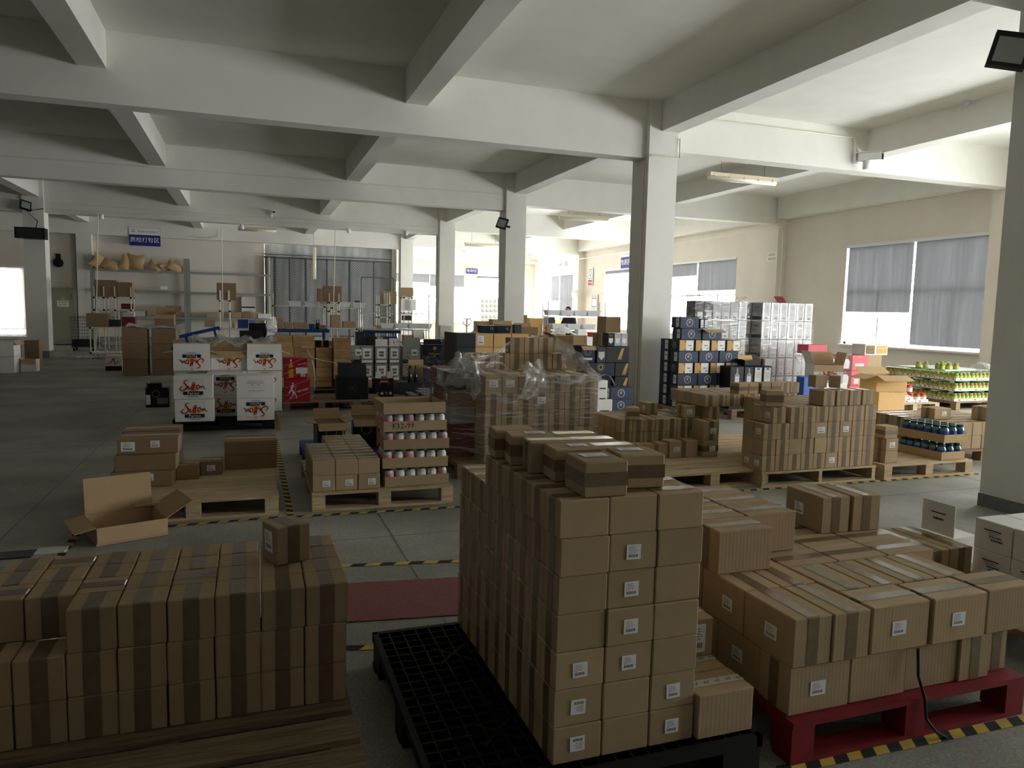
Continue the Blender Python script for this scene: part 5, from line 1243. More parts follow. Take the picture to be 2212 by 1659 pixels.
for n_, (x, w_, k_) in enumerate(((1.96, .18, 'b'), (2.19, .25, 'a'), (2.475, .25, 'a'), (2.74, .22, 'a'), (3.09, .36, 'b'))):
    for k in range(2): o = sterling(x, .149+k*.347, w_, 'silver sparkling carton, %s from left, %s row' % (ORD[n_], ('lower', 'upper')[k]), k_, 'silver_card' if n_ else 'grey_card')
    if n_ in (2, 3, 4):
        f = MB().box((0, 0, .05+.01*n_), (w_-.01, .004, .1+.02*n_), 'white_card' if n_ < 4 else 'grey_card').build('raised_flap', o, (0, -.16, .345))
        if n_ == 3: b = MB(); b.frame((0, -.003, .08)); b.poly([(-.03, .05), (-.01, .02), (.0, -.04), (-.02, -.02)], 'wood_dark'); b.poly([(.03, .0), (.09, .04), (.08, .01)], 'wood_dark'); b.build('printing', f)
for k in range(2):
    o = carton(3.555, 14.9, .149+k*.367, .50, .34, .365, 'dark blue whisky carton with gold script, %s of two' % ('lower', 'upper')[k], m='dark_navy', tape=None, name='whisky_carton')
    b = MB(); b.frame((0, -.172, .19)); b.text('Ballantine', 0, -.01, .06, 'print_gold', .001); b.ring(0, .1, .025, .02, 'print_gold', .001, n=10); b.stroke([(-.15, .1), (0, .03), (.15, .1), (.15, -.05), (0, -.11), (-.15, -.05), (-.15, .1)], .004, 'ink_soft', .0008, sub=1); b.ring(0, -.06, .014, .012, 'print_gold', .001, n=8); b.build('printing', o)
    o = carton(3.90, 14.9, .149+k*.367, .15, .3, .33, 'narrow dark blue carton beside the script ones, %s' % ('lower', 'upper')[k], m='dark_navy', tape=None, name='whisky_carton')
    b = MB(); b.frame((0, -.152, .16)); b.rect(0, -.1, .12, .04, 'ink_soft'); b.text('Ballantine', 0, 0, .026, 'print_gold', .001); b.build('printing', o)
MB().box((0, 0, .055), (.46, .006, .11), 'dark_navy').build('carton_flap', loc=(3.555, 14.76, .882), label='raised dark flap on the script carton', cat='flap')
for i in range(2): open_carton(2.18+i*.22, 15.6, .6, .2, .25, .40, 'dark grey open carton behind the silver ones, %s' % ORD[i], 0, 'charcoal', 'charcoal', flaps=[('b', 20, .1)])
carton(2.62, 15.7, .6, .35, .3, .32, 'brown carton behind the silver ones', m='card_dark', tape='x'); carton(2.1, 15.6, .15, .5, .4, .448, 'dark carton at floor level behind the silver row', m='charcoal', tape=None); carton(2.6, 15.7, .15, .45, .4, .448, 'second dark carton at floor level behind the silver row', m='charcoal', tape=None)
pallet(1.75, 13.55, 2.6, 14.2, 'thin pallet behind the cream liqueur carton', 'wood_dark')
# cream liqueur bag-shaped carton
t = thing('liqueur_carton', 'black liqueur carton with a red arched banner and open flaps', 'box', (2.16, 12.75, .06), R(2))
b = MB().chamfer((.33, .25, .34), 'black_card'); b.build('body', t)
b = MB(); b.frame((0, -.127, .2))
b.ring(0, -.02, .11, .045, 'print_red', .0006, n=14, a0=R(35), a1=R(145)); b.text('BAILEYS', 0, .085, .036, 'print_white', .0018); b.rect(0, .125, .16, .01, 'ink_soft', .001)
for q in range(4): b.ring(-.11+q*.073, -.12, .016, .02, 'paper_grey' if q % 2 else 'wood_dark', .001, n=8)
b.build('printing', t)
for s in (-1, 1):
    MB().box((0, 0, .06), (.10, .004, .13), 'paper').build('price_card', t, (s*.10, -.115, .33)); f = MB().box((s*.07, 0, 0), (.14, .09, .004), 'card_in').build('flap', t, (s*.165, -.02, .34)); f.rotation_euler = (0, -s*.15, 0)
MB().box((0, 0, .03), (.8, .7, .06), 'wood_dark').build('low_platform', loc=(2.3, 12.85, 0), label='low wooden board under the liqueur carton', cat='board')
# bottles
def bottle(x, y, z, label):
    b = MB(); b.smooth = True; b.lathe([(.036, 0), (.038, .02), (.038, .16), (.014, .21), (.013, .28), (.015, .285), (.015, .30)], 'bottle_dark', 12); return b.build('wine_bottle', loc=(x, y, z), label=label, cat='bottle')
MB().box((0, 0, .14), (1.0, .5, .28), 'charcoal').build('display_box', loc=(3.0, 13.3, .0), label='low dark box under the two wine bottles', cat='box')
bottle(2.71, 13.12, .28, 'left one of two dark wine bottles'); bottle(2.81, 13.1, .28, 'right one of two dark wine bottles')
o = carton(3.16, 13.2, .28, .34, .2, .25, 'slate blue box standing beside the two bottles', m='navy_card', tape=None, name='navy_box'); MB().box((0, 0, .01), (.2, .04, .02), 'paper').build('paper_edge', o, (-.03, -.07, .25))
carton(3.42, 13.25, .28, .14, .2, .28, 'narrow dark navy box behind the slate blue box', m='dark_navy', tape=None, name='navy_box')
open_carton(2.98, 13.7, .28, .3, .3, .26, 'small brown open carton behind the bottles', 0, flaps=[('b', 20, .1), ('l', 110, .12)])
# navy pile on the floor beside the jar trays
pallet(1.95, 9.1, 3.1, 10.3, 'low pallet under the flat navy carton pile', 'wood_dark')
for k in range(2):
    for i in range(2 + 0):
        for j in range(2): navy_box(2.27+i*.365, 9.35+j*.29, .149+k*.178, 'front', 'navy emblem carton in the low pile, %s, %s, %s' % (('left', 'right')[i], ('front', 'rear')[j], ('lower', 'upper')[k]))
    for j in range(4): carton(1.98+.0*j, 9.30+j*.10, .149+k*.178, .10, .095, .172, 'slim dark carton at the pile left side, %s back, %s' % (ORD[j], ('lower', 'upper')[k]), m='charcoal', tape=None, stick=[('f', 0, -.02, .04, .09)], name='navy_carton')
    for j in range(2): navy_box(2.35+j*.365, 9.95, .149+k*.178, 'front', 'navy carton at the back of the low pile, %s, %s' % (('left', 'right')[j], ('lower', 'upper')[k]))
carton(1.60, 7.8, .0, .2, .3, .62, 'tall brown carton left of the wrapped pallet', m='card_dark', tape='x')

# ================================================================ behind the wrapped pallet
pallet(2.55, 9.6, 3.75, 10.6, 'pallet under the black-wrapped tan cartons', 'wood_dark')
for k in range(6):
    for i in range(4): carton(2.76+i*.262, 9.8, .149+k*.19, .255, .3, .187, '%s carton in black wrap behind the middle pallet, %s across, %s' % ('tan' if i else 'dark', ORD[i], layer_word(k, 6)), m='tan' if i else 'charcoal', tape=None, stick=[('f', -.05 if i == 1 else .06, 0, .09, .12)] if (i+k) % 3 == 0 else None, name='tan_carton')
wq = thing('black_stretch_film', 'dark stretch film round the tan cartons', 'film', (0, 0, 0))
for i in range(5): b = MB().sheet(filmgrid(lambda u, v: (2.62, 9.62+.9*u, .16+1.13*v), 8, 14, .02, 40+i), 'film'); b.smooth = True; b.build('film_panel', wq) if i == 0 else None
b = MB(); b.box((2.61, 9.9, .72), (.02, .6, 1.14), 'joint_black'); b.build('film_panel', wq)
def tub(x, y, z, label):
    t = thing('blue_tub', label, 'tub', (x, y, z)); b = MB(); b.box((0, 0, .05), (.19, .16, .10), 'blue_paint' if 0 else 'dark_navy', taper=1.15); b.build('body', t); b = MB(); b.frame((.05, -.094, .06)); b.text('12', 0, 0, .05, 'paper_grey', .001); b.build('printing', t)
tub(3.08, 9.75, 1.292, 'left one of two dark teal tubs on the tan cartons'); tub(3.30, 9.75, 1.292, 'right one of two dark teal tubs on the tan cartons')
MB().box((0, 0, .06), (.1, .1, .12), 'charcoal').build('small_box', loc=(3.52, 9.72, 1.292), label='small dark box right of the two teal tubs', cat='box')
for i in range(2): open_carton(3.80+i*.33, 11.0, .0, .3, .3, 1.38-.03*i, 'tall brown carton behind the tubs, %s' % ORD[i], 0, 'card_dark', flaps=[('b', 10, .06)])
# right of it: spirits cartons up to the column
pallet(4.55, 9.62, 5.75, 10.5, 'wooden pallet under the spirits cartons beside the middle column', 'wood')
for k in range(2): navy_box(5.20, 9.86, .149+k*.178, 'front', 'navy emblem carton next to the column, %s of two' % ('lower', 'upper')[k])
for k, (w_, h, x) in enumerate(((.25, .18, 4.92), (.16, .15, 4.88), (.16, .13, 4.88))):
    o = carton(x, 9.86, [.149, .331, .483][k], w_, .3, h, 'white carton with dark green foot, %s, by the wrapped pallet' % ('bottom', 'middle', 'top')[k], m='white_card', tape=None, name='white_carton'); b = MB(); b.frame((0, -.152, .012)); b.rect(0, 0, w_*.6, .018, 'lid_dark'); b.build('printing', o)
t = thing('box_of_rolls', 'curled strip of printed labels over the white carton', 'label strip', (4.95, 9.76, .64)); b = MB().sheet([[(-.13+.3*i/10, .06*j, .05*math.sin(i*.35)-(.012*max(0, i-6)**2)*.5) for i in range(11)] for j in range(2)], 'paper_grey'); b.build('strip', t)
for n_, (x, y, z, w_, d, h, m_, lb) in enumerate(((5.05, 10.35, .149, .45, .3, .24, 'charcoal', 'dark lower carton hidden behind the navy pair'), (5.05, 10.35, .391, .45, .3, .235, 'dark_navy', 'dark blue lower carton hidden behind the navy pair'), (5.05, 10.32, .628, .48, .36, .21, 'dark_navy', 'wide royal blue crest carton with shiny top'),
        (5.42, 10.32, .149, .24, .36, .24, 'black_card', 'black carton at floor level by the column'), (5.42, 10.32, .391, .24, .36, .235, 'black_card', 'black carton second up by the column'), (5.42, 10.32, .628, .24, .36, .21, 'black_card', 'black carton with barley picture, third up by the column'),
        (4.84, 10.32, .840, .24, .3, .255, 'dark_navy', 'blue crest carton with open brown flaps'), (5.07, 10.32, .840, .15, .3, .235, 'charcoal', 'charcoal carton with white shield label'), (5.35, 10.32, .840, .40, .3, .25, 'black_card', 'black carton with large barley picture'))):
    o = carton(x, y, z, w_, d, h, lb, m=m_, tape=None, name='whisky_carton'); b = MB(); b.frame((0, -d/2-.002, h/2))
    if m_ == 'dark_navy': b.ring(0, .04, .06, .01, 'ink_soft', .0006); b.ring(0, .04, .035, .012, 'print_gold' if n_ == 2 else 'ink_soft', .0006, n=9); b.rect(0, -.07, .15, .035, 'paper_grey') if n_ == 6 else None
    elif m_ == 'black_card':
        for q in range(7): b.stroke([(.0+.01*q, -.08), (.03+.008*q, .0), (.07+.006*q, .10)], .006, 'tan', .0008, sub=3)
    else: b.poly([(-.05, .05), (.05, .05), (.05, -.03), (0, -.08), (-.05, -.03)], 'paper_grey', .0006)
    b.build('printing', o)
    if n_ == 6:
        for a_, ln in ((2.2, .1), (-.15, .15)): f = MB().box((0, 0, ln/2), (.23, .003, ln), 'card_in').build('flap', o, (0, -.14 if a_ > 0 else .14, .256)); f.rotation_euler = (a_, 0, 0)
for i, m_ in enumerate(('black_card', 'silver_card', 'silver_card')):
    o = carton(5.235+i*.118, 10.3, 1.095, .10 if i == 0 else .112, .2, .20, 'slim bottle carton on the barley carton, %s' % ORD[i], m=m_, tape=None, name='bottle_carton'); b = MB(); b.frame((0, -.102, .1)); b.poly([(-.035, .02), (.035, .02), (.035, -.04), (0, -.065), (-.035, -.04)], 'paper'); b.text('K', 0, .06, .04, 'print_gold', .001); b.build('printing', o)
pallet(6.2, 12.8, 7.3, 13.8, 'pallet behind the column under plain brown cartons', 'wood_dark')
for k in range(4): carton(6.72, 13.2, .149+k*.35 if k < 3 else 1.20, .5 if k < 3 else .32, .4, .348 if k < 3 else .33, 'brown carton behind the column, %s' % layer_word(k, 4), tape=None if k == 3 else 'x')
open_carton(6.25, 14.3, .0, .55, .4, 1.10, 'tall brown carton stack behind the spirits cartons', 0, flaps=[('l', 70, .2)])
for i in range(3):
    for k in range(3): carton(5.7+i*.52, 15.2, .001+k*.36, .5, .4, .358, 'brown carton in the row behind the column, %s, %s' % (ORD[i], layer_word(k, 3)), m='card', tape='x')
carton(6.2, 15.1, 1.083, .09, .09, .2, 'slim tan tin standing on the rear cartons', m='tan', tape=None, name='tin', cat='tin')

# ================================================================ left middle: stacked brown cartons, floor things
for c_ in range(2):
    for k in range(3):
        carton(-2.41+c_*.59, 18.35, .002+k*.35, .50-.0*c_, .45, .347, 'large brown carton, %s column, %s, before the packing racks' % (('left', 'right')[c_], layer_word(k, 3)), m='card_dark', tape='x' if k == 2 else None, jit=True)
n = 20; b = MB().sheet([[(-2.6+1.2*i/n, 18.15+.3*j, 1.06+.03*math.sin(i*.6+j)+.03*j) for i in range(n+1)] for j in range(3)], 'plastic_white'); b.smooth = True; b.build('foam_sheet', label='wavy white foam sheet lying on the large brown cartons', cat='sheet')
open_carton(-1.82, 18.5, 1.09, .40, .3, .26, 'open brown carton standing on the large carton stack', 0, 'card_dark', flaps=[('b', 25, .18), ('r', 55, .16), ('l', 110, .12), ('f', 160, .1)])
for z, a in ((.62, 1.4), (.52, 1.75)): f = MB().box((0, 0, .12), (.3, .004, .24), 'card_in').build('loose_flap', loc=(-1.42, 18.12, z), label='tan flap sticking out beside the farm cartons, %s' % ('upper' if z > .6 else 'lower'), cat='flap'); f.rotation_euler = (0, -a, 0)
carton(-3.02, 19.5, .0, .36, .35, .36, 'white carton with red script and black foot on the floor', m='white_card', tape=None, name='white_carton')
b = MB(); b.frame((-3.02, 19.322, .18)); b.rect(0, -.12, .35, .11, 'black_card'); b.stroke([(-.13, -.0), (-.05, .02), (0, .12), (.03, -.02), (.1, .05)], .02, 'print_red', .001); b.build('carton_print', label='red script over a black foot band on a white carton', cat='printing')
# boxes at the left edge
for k in range(2): open_carton(-5.15, 19.15, k*.36, .5, .5, .358, 'big white carton at the left picture edge, %s' % ('lower', 'upper')[k], 0, 'white_card', 'card_in', flaps=[('r', 150, .12)] if k else [], name='white_carton')
open_carton(-4.72, 19.4, 0, .3, .3, .28, 'white carton with open flap by the left edge stack', 0, 'white_card', flaps=[('l', 60, .15), ('f', 160, .12)], name='white_carton')
carton(-4.86, 20.3, 0, .3, .3, .66, 'brown carton behind the left edge stack', m='card_dark', tape=None)
b = MB(); b.smooth = True; b.lathe([(.09, 0), (.10, .05), (.10, .4), (.06, .46)], 'plastic_white', 14); b.build('white_canister', loc=(-5.72, 23.0, 0), label='white canister standing by the left column', cat='canister')

# ================================================================ packing racks of cream pipe with black joints
def rack(x, y, W_, D_, H_, levels, label, ncol=2, name='pipe_rack', tops=()):
    t = thing(name, label, 'rack', (x, y, 0), 0, 'cream pipe packing racks'); me = MB(); me.smooth = True; me.tube([(0, 0, 0), (0, 0, H_)], .0155, 'pipe_cream', 8); me = me.mesh('post')
    for i in range(ncol):
        for j in range(2):
            q = obj('post', me, t, (-W_/2+W_*i/(ncol-1), (j-.5)*D_, 0))
            for z in levels: MB().box((0, 0, z), (.05, .05, .05), 'joint_black').build('joint', q)
    for z in levels:
        for j in (-1, 1): b = MB(); b.tube([(-W_/2, j*D_/2, z), (W_/2, j*D_/2, z)], .0145, 'pipe_cream', 6); b.build('rail', t)
        for i in range(ncol): b = MB(); b.tube([(-W_/2+W_*i/(ncol-1), -D_/2, z), (-W_/2+W_*i/(ncol-1), D_/2, z)], .0145, 'pipe_cream', 6); b.build('rail', t)
    for z, th in tops: MB().box((0, 0, z+.02), (W_, D_, th), 'plastic_white').build('shelf_board', t)
    return t
rack(-4.11, 24.5, .25, .6, 2.05, (.16, .87, 1.37, 1.73), 'narrow cream pipe rack beside the leftmost drop pipe')
rack(-3.49, 24.5, .42, .6, 2.05, (.87, 1.37, 1.74), 'second cream pipe rack holding cartons at left', tops=((1.37, .01),))
rack(-3.6, 23.85, 1.3, .55, .9, (.16, .87), 'low cream pipe bench in front of the left racks', tops=((.16, .012), (.87, .012)))
rack(-.73, 24.7, .28, .5, 2.05, (.86, 1.40, 1.72), 'narrow cream pipe rack in the middle')
rack(-.40, 24.12, .95, .48, .87, (.40, .86), 'cream pipe table beside the middle rack', tops=((.86, .012),))
rack(2.54, 24.48, .30, .5, 2.03, (.93, 1.46, 1.74), 'cream pipe rack with a folded carton at right')
rack(2.72, 23.98, .95, .45, .93, (.35, .92), 'cream pipe table under the right rack', tops=((.92, .015),))
rack(1.5, 25.0, 1.6, .5, 2.0, (.94, 1.60), 'wide cream pipe rack of white bins', tops=((1.58, .01),)); rack(3.0, 25.0, .9, .5, 1.75, (.9, 1.57), 'cream pipe rack of white bins beside the wide one', tops=((1.55, .01),))
rack(4.1, 24.2, .35, .5, 2.0, (.5, 1.3, 1.7), 'cream pipe rack before the right end of the mesh')
rack(4.83, 24.0, .26, .5, 2.02, (.5, 1.0, 1.45, 1.95), 'narrow cream pipe rack with paper rolls')
def wire_rack(x0, x1, y, H_, levels, label):
    t = thing('chrome_shelving', label, 'shelving', ((x0+x1)/2, y, 0)); W_ = x1-x0
    for i in (-1, 1):
        for j in (-1, 1): b = MB(); b.smooth = True; b.tube([(i*W_/2, j*.2, 0), (i*W_/2, j*.2, H_)], .013, 'metal', 8); b.build('post', t)
    for z in levels:
        b = MB()
        for j in range(9): b.box((0, -.2+.05*j, z), (W_, .006, .006), 'metal')
        for i in range(12): b.box((-W_/2+W_*i/11, 0, z-.006), (.006, .4, .006), 'metal')
        for j in (-1, 1): b.box((0, j*.2, z-.02), (W_, .008, .02), 'metal')
        b.build('wire_shelf', t)
    return t
wire_rack(3.22, 5.30, 22.95, 1.98, (.4, .95, 1.45), 'chrome wire shelving between the benches and the window')
def bin_(x, y, z, label, w_=.42, m='plastic_white'):
    t = thing('storage_bin', label, 'bin', (x, y, z)); b = MB(); h = .15
    b.box((0, 0, .005), (w_*.8, .24, .01), m)
    for s in (-1, 1): b.add([(s*w_*.4, -.12, 0), (s*w_*.4, .12, 0), (s*w_/2, .15, h), (s*w_/2, -.15, h)], [(0, 1, 2, 3)], m); b.add([(-w_*.4, s*.12, 0), (w_*.4, s*.12, 0), (w_/2, s*.15, h), (-w_/2, s*.15, h)], [(0, 1, 2, 3)], m)
    b.build('body', t); MB().box((0, -.155, h), (w_+.02, .012, .012), m).box((0, .155, h), (w_+.02, .012, .012), m).build('rim', t); return t
for i, x in enumerate((1.37, 1.86, 2.38, 2.93, 3.42)): bin_(x, 24.95, 1.61, 'white bin on the pipe rack over the conveyor, %s from left' % ORD[i])
for i, x in enumerate((4.0, 4.44, 4.88, 5.2)): bin_(x, 22.95, .98, 'white bin on the chrome shelving, %s from left' % ORD[i], .42)
MB().box((0, 0, 0), (.25, .15, .06), 'label_blue').build('blue_cloth', loc=(3.42, 24.95, 1.80), label='pale blue cloth in the last white bin over the conveyor', cat='cloth')
# folded cartons and boxes on the racks
def bx(x, y, z, w_, d, h, lb, m='card_dark', rz=0, tape=None, **k): return carton(x, y, z, w_, d, h, lb, rz, m, tape, jit=False, name='storage_carton', **k)
bx(-3.95, 24.5, 1.76, .58, .45, .48, 'large brown carton on the second pipe rack'); bx(-3.45, 24.5, 1.77, .40, .45, .42, 'brown carton right on the second pipe rack')
bx(-4.07, 23.88, .90, .56, .45, .38, 'dark brown carton on the low left bench'); bx(-3.4, 24.4, 1.41, .3, .3, .16, 'dark box on the middle shelf of the left rack', 'maroon'); bx(-3.30, 23.88, .91, .35, .3, .28, 'dark red box on the low left bench', 'maroon'); bx(-3.64, 23.8, .91, .25, .25, .2, 'small dark machine box on the low bench', 'charcoal')
bx(-3.30, 23.88, .91+.281, .3, .2, .12, 'pale paper stack on the dark red box', 'paper_grey')
bx(-.67, 24.5, 1.745, .56, .12, .52, 'flattened brown carton on the middle pipe rack'); bx(2.5, 24.42, 1.77, .58, .12, .50, 'flattened brown carton on the right pipe rack'); bx(2.12, 24.5, 1.76, .14, .3, .42, 'narrow brown carton left on the right pipe rack')
bx(4.25, 24.0, 1.73, .50, .12, .42, 'tan folded carton near the window', 'card'); bx(4.8, 23.95, 1.98, .48, .12, .30, 'tan folded carton beside the window', 'card')
for s in (-1, 1): MB().box((0, 0, .16), (.05, .05, .3), 'paper').build('paper_roll', loc=(-.73+s*.12, 24.42, 1.72), label='%s upright white roll on the middle pipe rack' % ('left' if s < 0 else 'right'), cat='roll')
for i in range(4): MB().tube([(4.08+i*.055, 23.9, 1.72), (4.08+i*.055, 23.9, 2.08)], .016, 'pipe_cream', 8).build('pipe_stub', loc=(0, 0, 0), label='cream pipe stub before the tan folded carton, %s' % ORD[i], cat='pipe')
b = MB(); b.smooth = True; b.sheet([[(-.24+.48*i/8, -.12+.02*math.sin(i), .36-.36*j/6+.01*math.sin(j*2+i)) for i in range(9)] for j in range(7)], 'paper'); b.build('bag_stack', loc=(4.83, 23.75, 1.54), label='white packing bags hanging on the narrow rack by window', cat='bag')
for i, z in enumerate((1.30, 1.05)): MB().box((0, 0, 0), (.3, .25, .16), 'charcoal').build('dark_device', loc=(4.85, 24.0, z), label='dark device on the narrow rack by window, %s' % ('upper', 'lower')[i], cat='device')
bx(4.88, 23.7, .2, .45, .4, .55, 'brown carton under the chrome shelving', 'card')
# blue conveyor benches
def conveyor(x0, x1, y, z, label, tilt=0):
    t = thing('roller_conveyor', label, 'conveyor', ((x0+x1)/2, y, z)); W_ = x1-x0
    for j in (-1, 1): MB().box((0, j*.25, 0), (W_, .03, .09), 'blue_paint').build('side_rail', t)
    for i in range(int(W_/.12)): b = MB(); b.smooth = True; b.tube([(-W_/2+.06+i*.12, -.23, .02), (-W_/2+.06+i*.12, .23, .02)], .02, 'metal', 8); b.build('roller', t)
    for i in (-1, 1):
        for j in (-1, 1): MB().box((i*(W_/2-.15), j*.23, -z/2), (.045, .045, z-.02), 'blue_paint').build('leg', t)
    return t
conveyor(.1, 2.3, 23.5, .86, 'blue roller conveyor with cartons standing on it'); conveyor(3.25, 4.5, 23.5, .86, 'blue roller conveyor at the right of the benches')
c2 = conveyor(-1.95, -.85, 23.6, .78, 'tilted blue conveyor behind the brown carton stack'); c2.rotation_euler = (0, -.25, 0)
for nm, x, w_, h, m_ in (('tall tan', .82, .24, .34, 'card'), ('small tan', 1.09, .23, .21, 'card'), ('open brown', 1.46, .42, .20, 'card'), ('blue striped', 1.79, .16, .16, 'label_blue'), ('dark small', 2.1, .2, .13, 'card_dark')): bx(x, 23.5, .91, w_, .3, h, '%s box standing on the blue conveyor' % nm, m_)
for i in range(2): bottle(1.93+.07*i, 23.45, .91, 'dark bottle among the conveyor boxes, %s' % ORD[i])
bx(2.97, 23.98, .96, .38, .3, .20, 'tan box on the right cream table', 'card'); bx(2.55, 23.98, .96, .3, .3, .40, 'pale brown carton behind the right rack posts', 'card')
for i, x in enumerate((3.45, 3.62)): bx(x+.0, 23.45, .91, .28, .2, .1, 'white paper pack on the right conveyor, %s' % ORD[i], 'paper')
bx(3.95, 23.55, .91, .5, .3, .15, 'low tan box on the right conveyor', 'tan')
bx(4.15, 23.2, .3, .40, .35, .42, 'blue plastic crate under the right conveyor', 'blue_paint')
for i in range(5): bx(.45+i*.45, 24.1, .0, .42, .4, .40+.12*(i % 3), 'brown carton on the floor under the conveyor, %s' % ORD[i], 'card_dark')
bx(-.2, 24.12, .90, .30, .3, .26, 'blue and violet shoe-sized box on the middle cream table', 'blue_paint'); bx(.04+.02, 24.12, .90, .18, .32, .24, 'violet box beside the blue one on the cream table', 'violet')
b = MB(); b.smooth = True; b.lathe([(.035, 0), (.04, .02), (.04, .12), (.02, .16), (.02, .2)], 'amber', 10); b.build('spray_bottle', loc=(-.48, 24.1, .90), label='small pump bottle on the middle cream table', cat='bottle')
bx(-1.15, 24.2, .92, .3, .05, .22, 'tan card leaning behind the tilted conveyor', 'card')
t = thing('monitor', 'dark wrapped monitor standing behind the farm cartons', 'monitor', (.18, 19.5, .55)); MB().box((0, 0, .42), (.42, .1, .38), 'monitor').build('screen', t); MB().box((0, .02, .12), (.1, .08, .28), 'joint_black').build('stand', t); MB().box((0, 0, -.27), (.5, .4, .55), 'card_dark').build('base_box', t)
b = MB().sheet(filmgrid(lambda u, v: (.2+.25*u, -.12+.1*u, .7-.6*v+.1*u), 6, 8, .02, 51), 'film_loose'); b.smooth = True; b.build('film', t)
for i in range(4): bx(-1.3+i*.5, 20.5, 0, .46, .4, .55+.1*(i % 2), 'brown carton behind the farm stack at floor level, %s' % ORD[i], 'card_dark')

# steel shelving along the back wall with kraft bags
def bay(x0, x1, label, levels):
    t = thing('steel_shelving', label, 'shelving', ((x0+x1)/2, 30.95, 0)); W_ = x1-x0
    for i in (-1, 1):
        for j in (-1, 1): MB().box((i*(W_/2), j*.22, 1.65), (.09, .05, 3.3), 'rack_grey').build('upright', t)
    for z in levels: MB().box((0, 0, z), (W_-.1, .44, .03), 'rack_grey').box((0, -.23, z-.03), (W_-.08, .03, .08), 'rack_grey').build('shelf', t)
bay(-5.43, -2.30, 'grey steel shelving bay with kraft cushions on top', (2.80, 2.06, 1.08, .3)); bay(-2.20, .82, 'grey steel shelving bay right of the cushions', (2.80, 2.04, 1.08, .3))
def cushion(x, z, w_, h, rot, label):
    nu, nv = 12, 8; P_ = []
    for s in (-1, 1): P_.append([[(-w_/2+w_*i/nu, s*.11*(max(0, math.sin(PI*i/nu))*max(0, math.sin(PI*j/nv)))**.55, -h/2+h*j/nv*(1-.12*math.sin(PI*i/nu))) for i in range(nu+1)] for j in range(nv+1)])
    b = MB(); b.smooth = True; b.sheet(P_[0], 'bag_kraft'); b.sheet(P_[1], 'bag_kraft'); o = b.build('kraft_cushion', loc=(x, 30.8, z), label=label, cat='cushion'); o.rotation_euler = rot
for n_, (x, z, w_, h, r_) in enumerate(((-5.2, 3.08, .5, .55, (.1, -1.1, .5)), (-4.80, 3.0, .62, .42, (-.5, .25, 0)), (-4.33, 3.08, .6, .4, (0, -1.2, .3)), (-3.98, 3.12, .6, .62, (.1, .1, -.1)), (-3.30, 2.98, .55, .4, (-.4, .5, 0)), (-2.95, 2.97, .5, .36, (.7, -.3, .4)), (-2.62, 3.0, .6, .44, (-.6, .35, .2)))):
    cushion(x, z, w_, h, r_, 'puffed kraft paper cushion on the top shelf, %s from left' % ORD[n_])
for n_, (x, z, w_, h, m_) in enumerate(((-2.72, 1.10, .5, .42, 'card_dark'), (-3.45, 1.10, .35, .22, 'card'), (-1.35, 1.10, .42, .2, 'card'), (-.5, 1.10, .35, .22, 'card'), (-.1, 1.10, .3, .26, 'card_dark'), (.25, 1.10, .3, .24, 'card'))):
    bx(x, 30.9, z, w_, .35, h, 'brown carton on the lower steel shelf, %s from left' % ORD[n_], m_)
bx(-4.0, 30.9, 1.10, .6, .3, .2, 'grey roll bundle on the lower steel shelf', 'paper_grey'); bx(-3.2, 30.9, 2.08, .9, .3, .04, 'long flat pack on the second shelf', 'paper_grey'); bx(-3.05, 30.8, 2.12, .22, .2, .12, 'small white box on the second shelf', 'paper')
bx(.55, 30.85, 1.10, .5, .3, .18, 'white bin at the right end of the lower shelf', 'plastic_white')
o = bx(-.05, 31.25, 1.3, .52, .06, .62, 'white wall box with a black bar above the lower shelf', 'paper'); MB().box((0, -.04, .22), (.5, .02, .05), 'joint_black').build('bar', o)
MB().box((0, 0, 1.4), (.06, .04, 2.4), 'lamp_body').build('leaning_plank', loc=(.75, 31.1, .9), label='pale plank leaning at the right end of the shelving', cat='plank')
# wire trolley
t = thing('wire_trolley', 'dark wire mesh trolley by the electrical cabinet', 'trolley', (-5.12, 27.5, 0)); b = MB()
for i in range(15):
    x = -.34+.68*i/14
    for y in (-.25, .25): b.box((x, y, .6), (.007, .007, .96), 'steel_dark')
for i in range(10):
    z = .14+.95*i/9
    for y in (-.25, .25): b.box((0, y, z), (.68, .007, .007), 'steel_dark')
    for x in (-.34, .34): b.box((x, 0, z), (.007, .5, .007), 'steel_dark')
b.build('cage', t, kind='stuff'); MB().box((0, 0, .25), (.64, .46, .25), 'charcoal').build('contents', t); MB().box((0, 0, .13), (.68, .5, .02), 'steel_dark').build('deck', t)
for i in (-1, 1):
    for j in (-1, 1): b = MB(); b.tube([(i*.28-.02, j*.2, .05), (i*.28+.02, j*.2, .05)], .05, 'joint_black', 10); b.build('caster', t)
b = MB(); b.smooth = True; b.sheet([[(-.35+.7*i/10, -.12+.24*j/5, .05*math.sin(PI*i/10)*math.sin(PI*j/5)+.01*math.sin(i*2+j)) for i in range(11)] for j in range(6)], 'plastic_white'); b.build('floor_wrap', loc=(-4.45, 24.0, .012), label='crumpled white wrap on the floor below the left racks', cat='wrap')

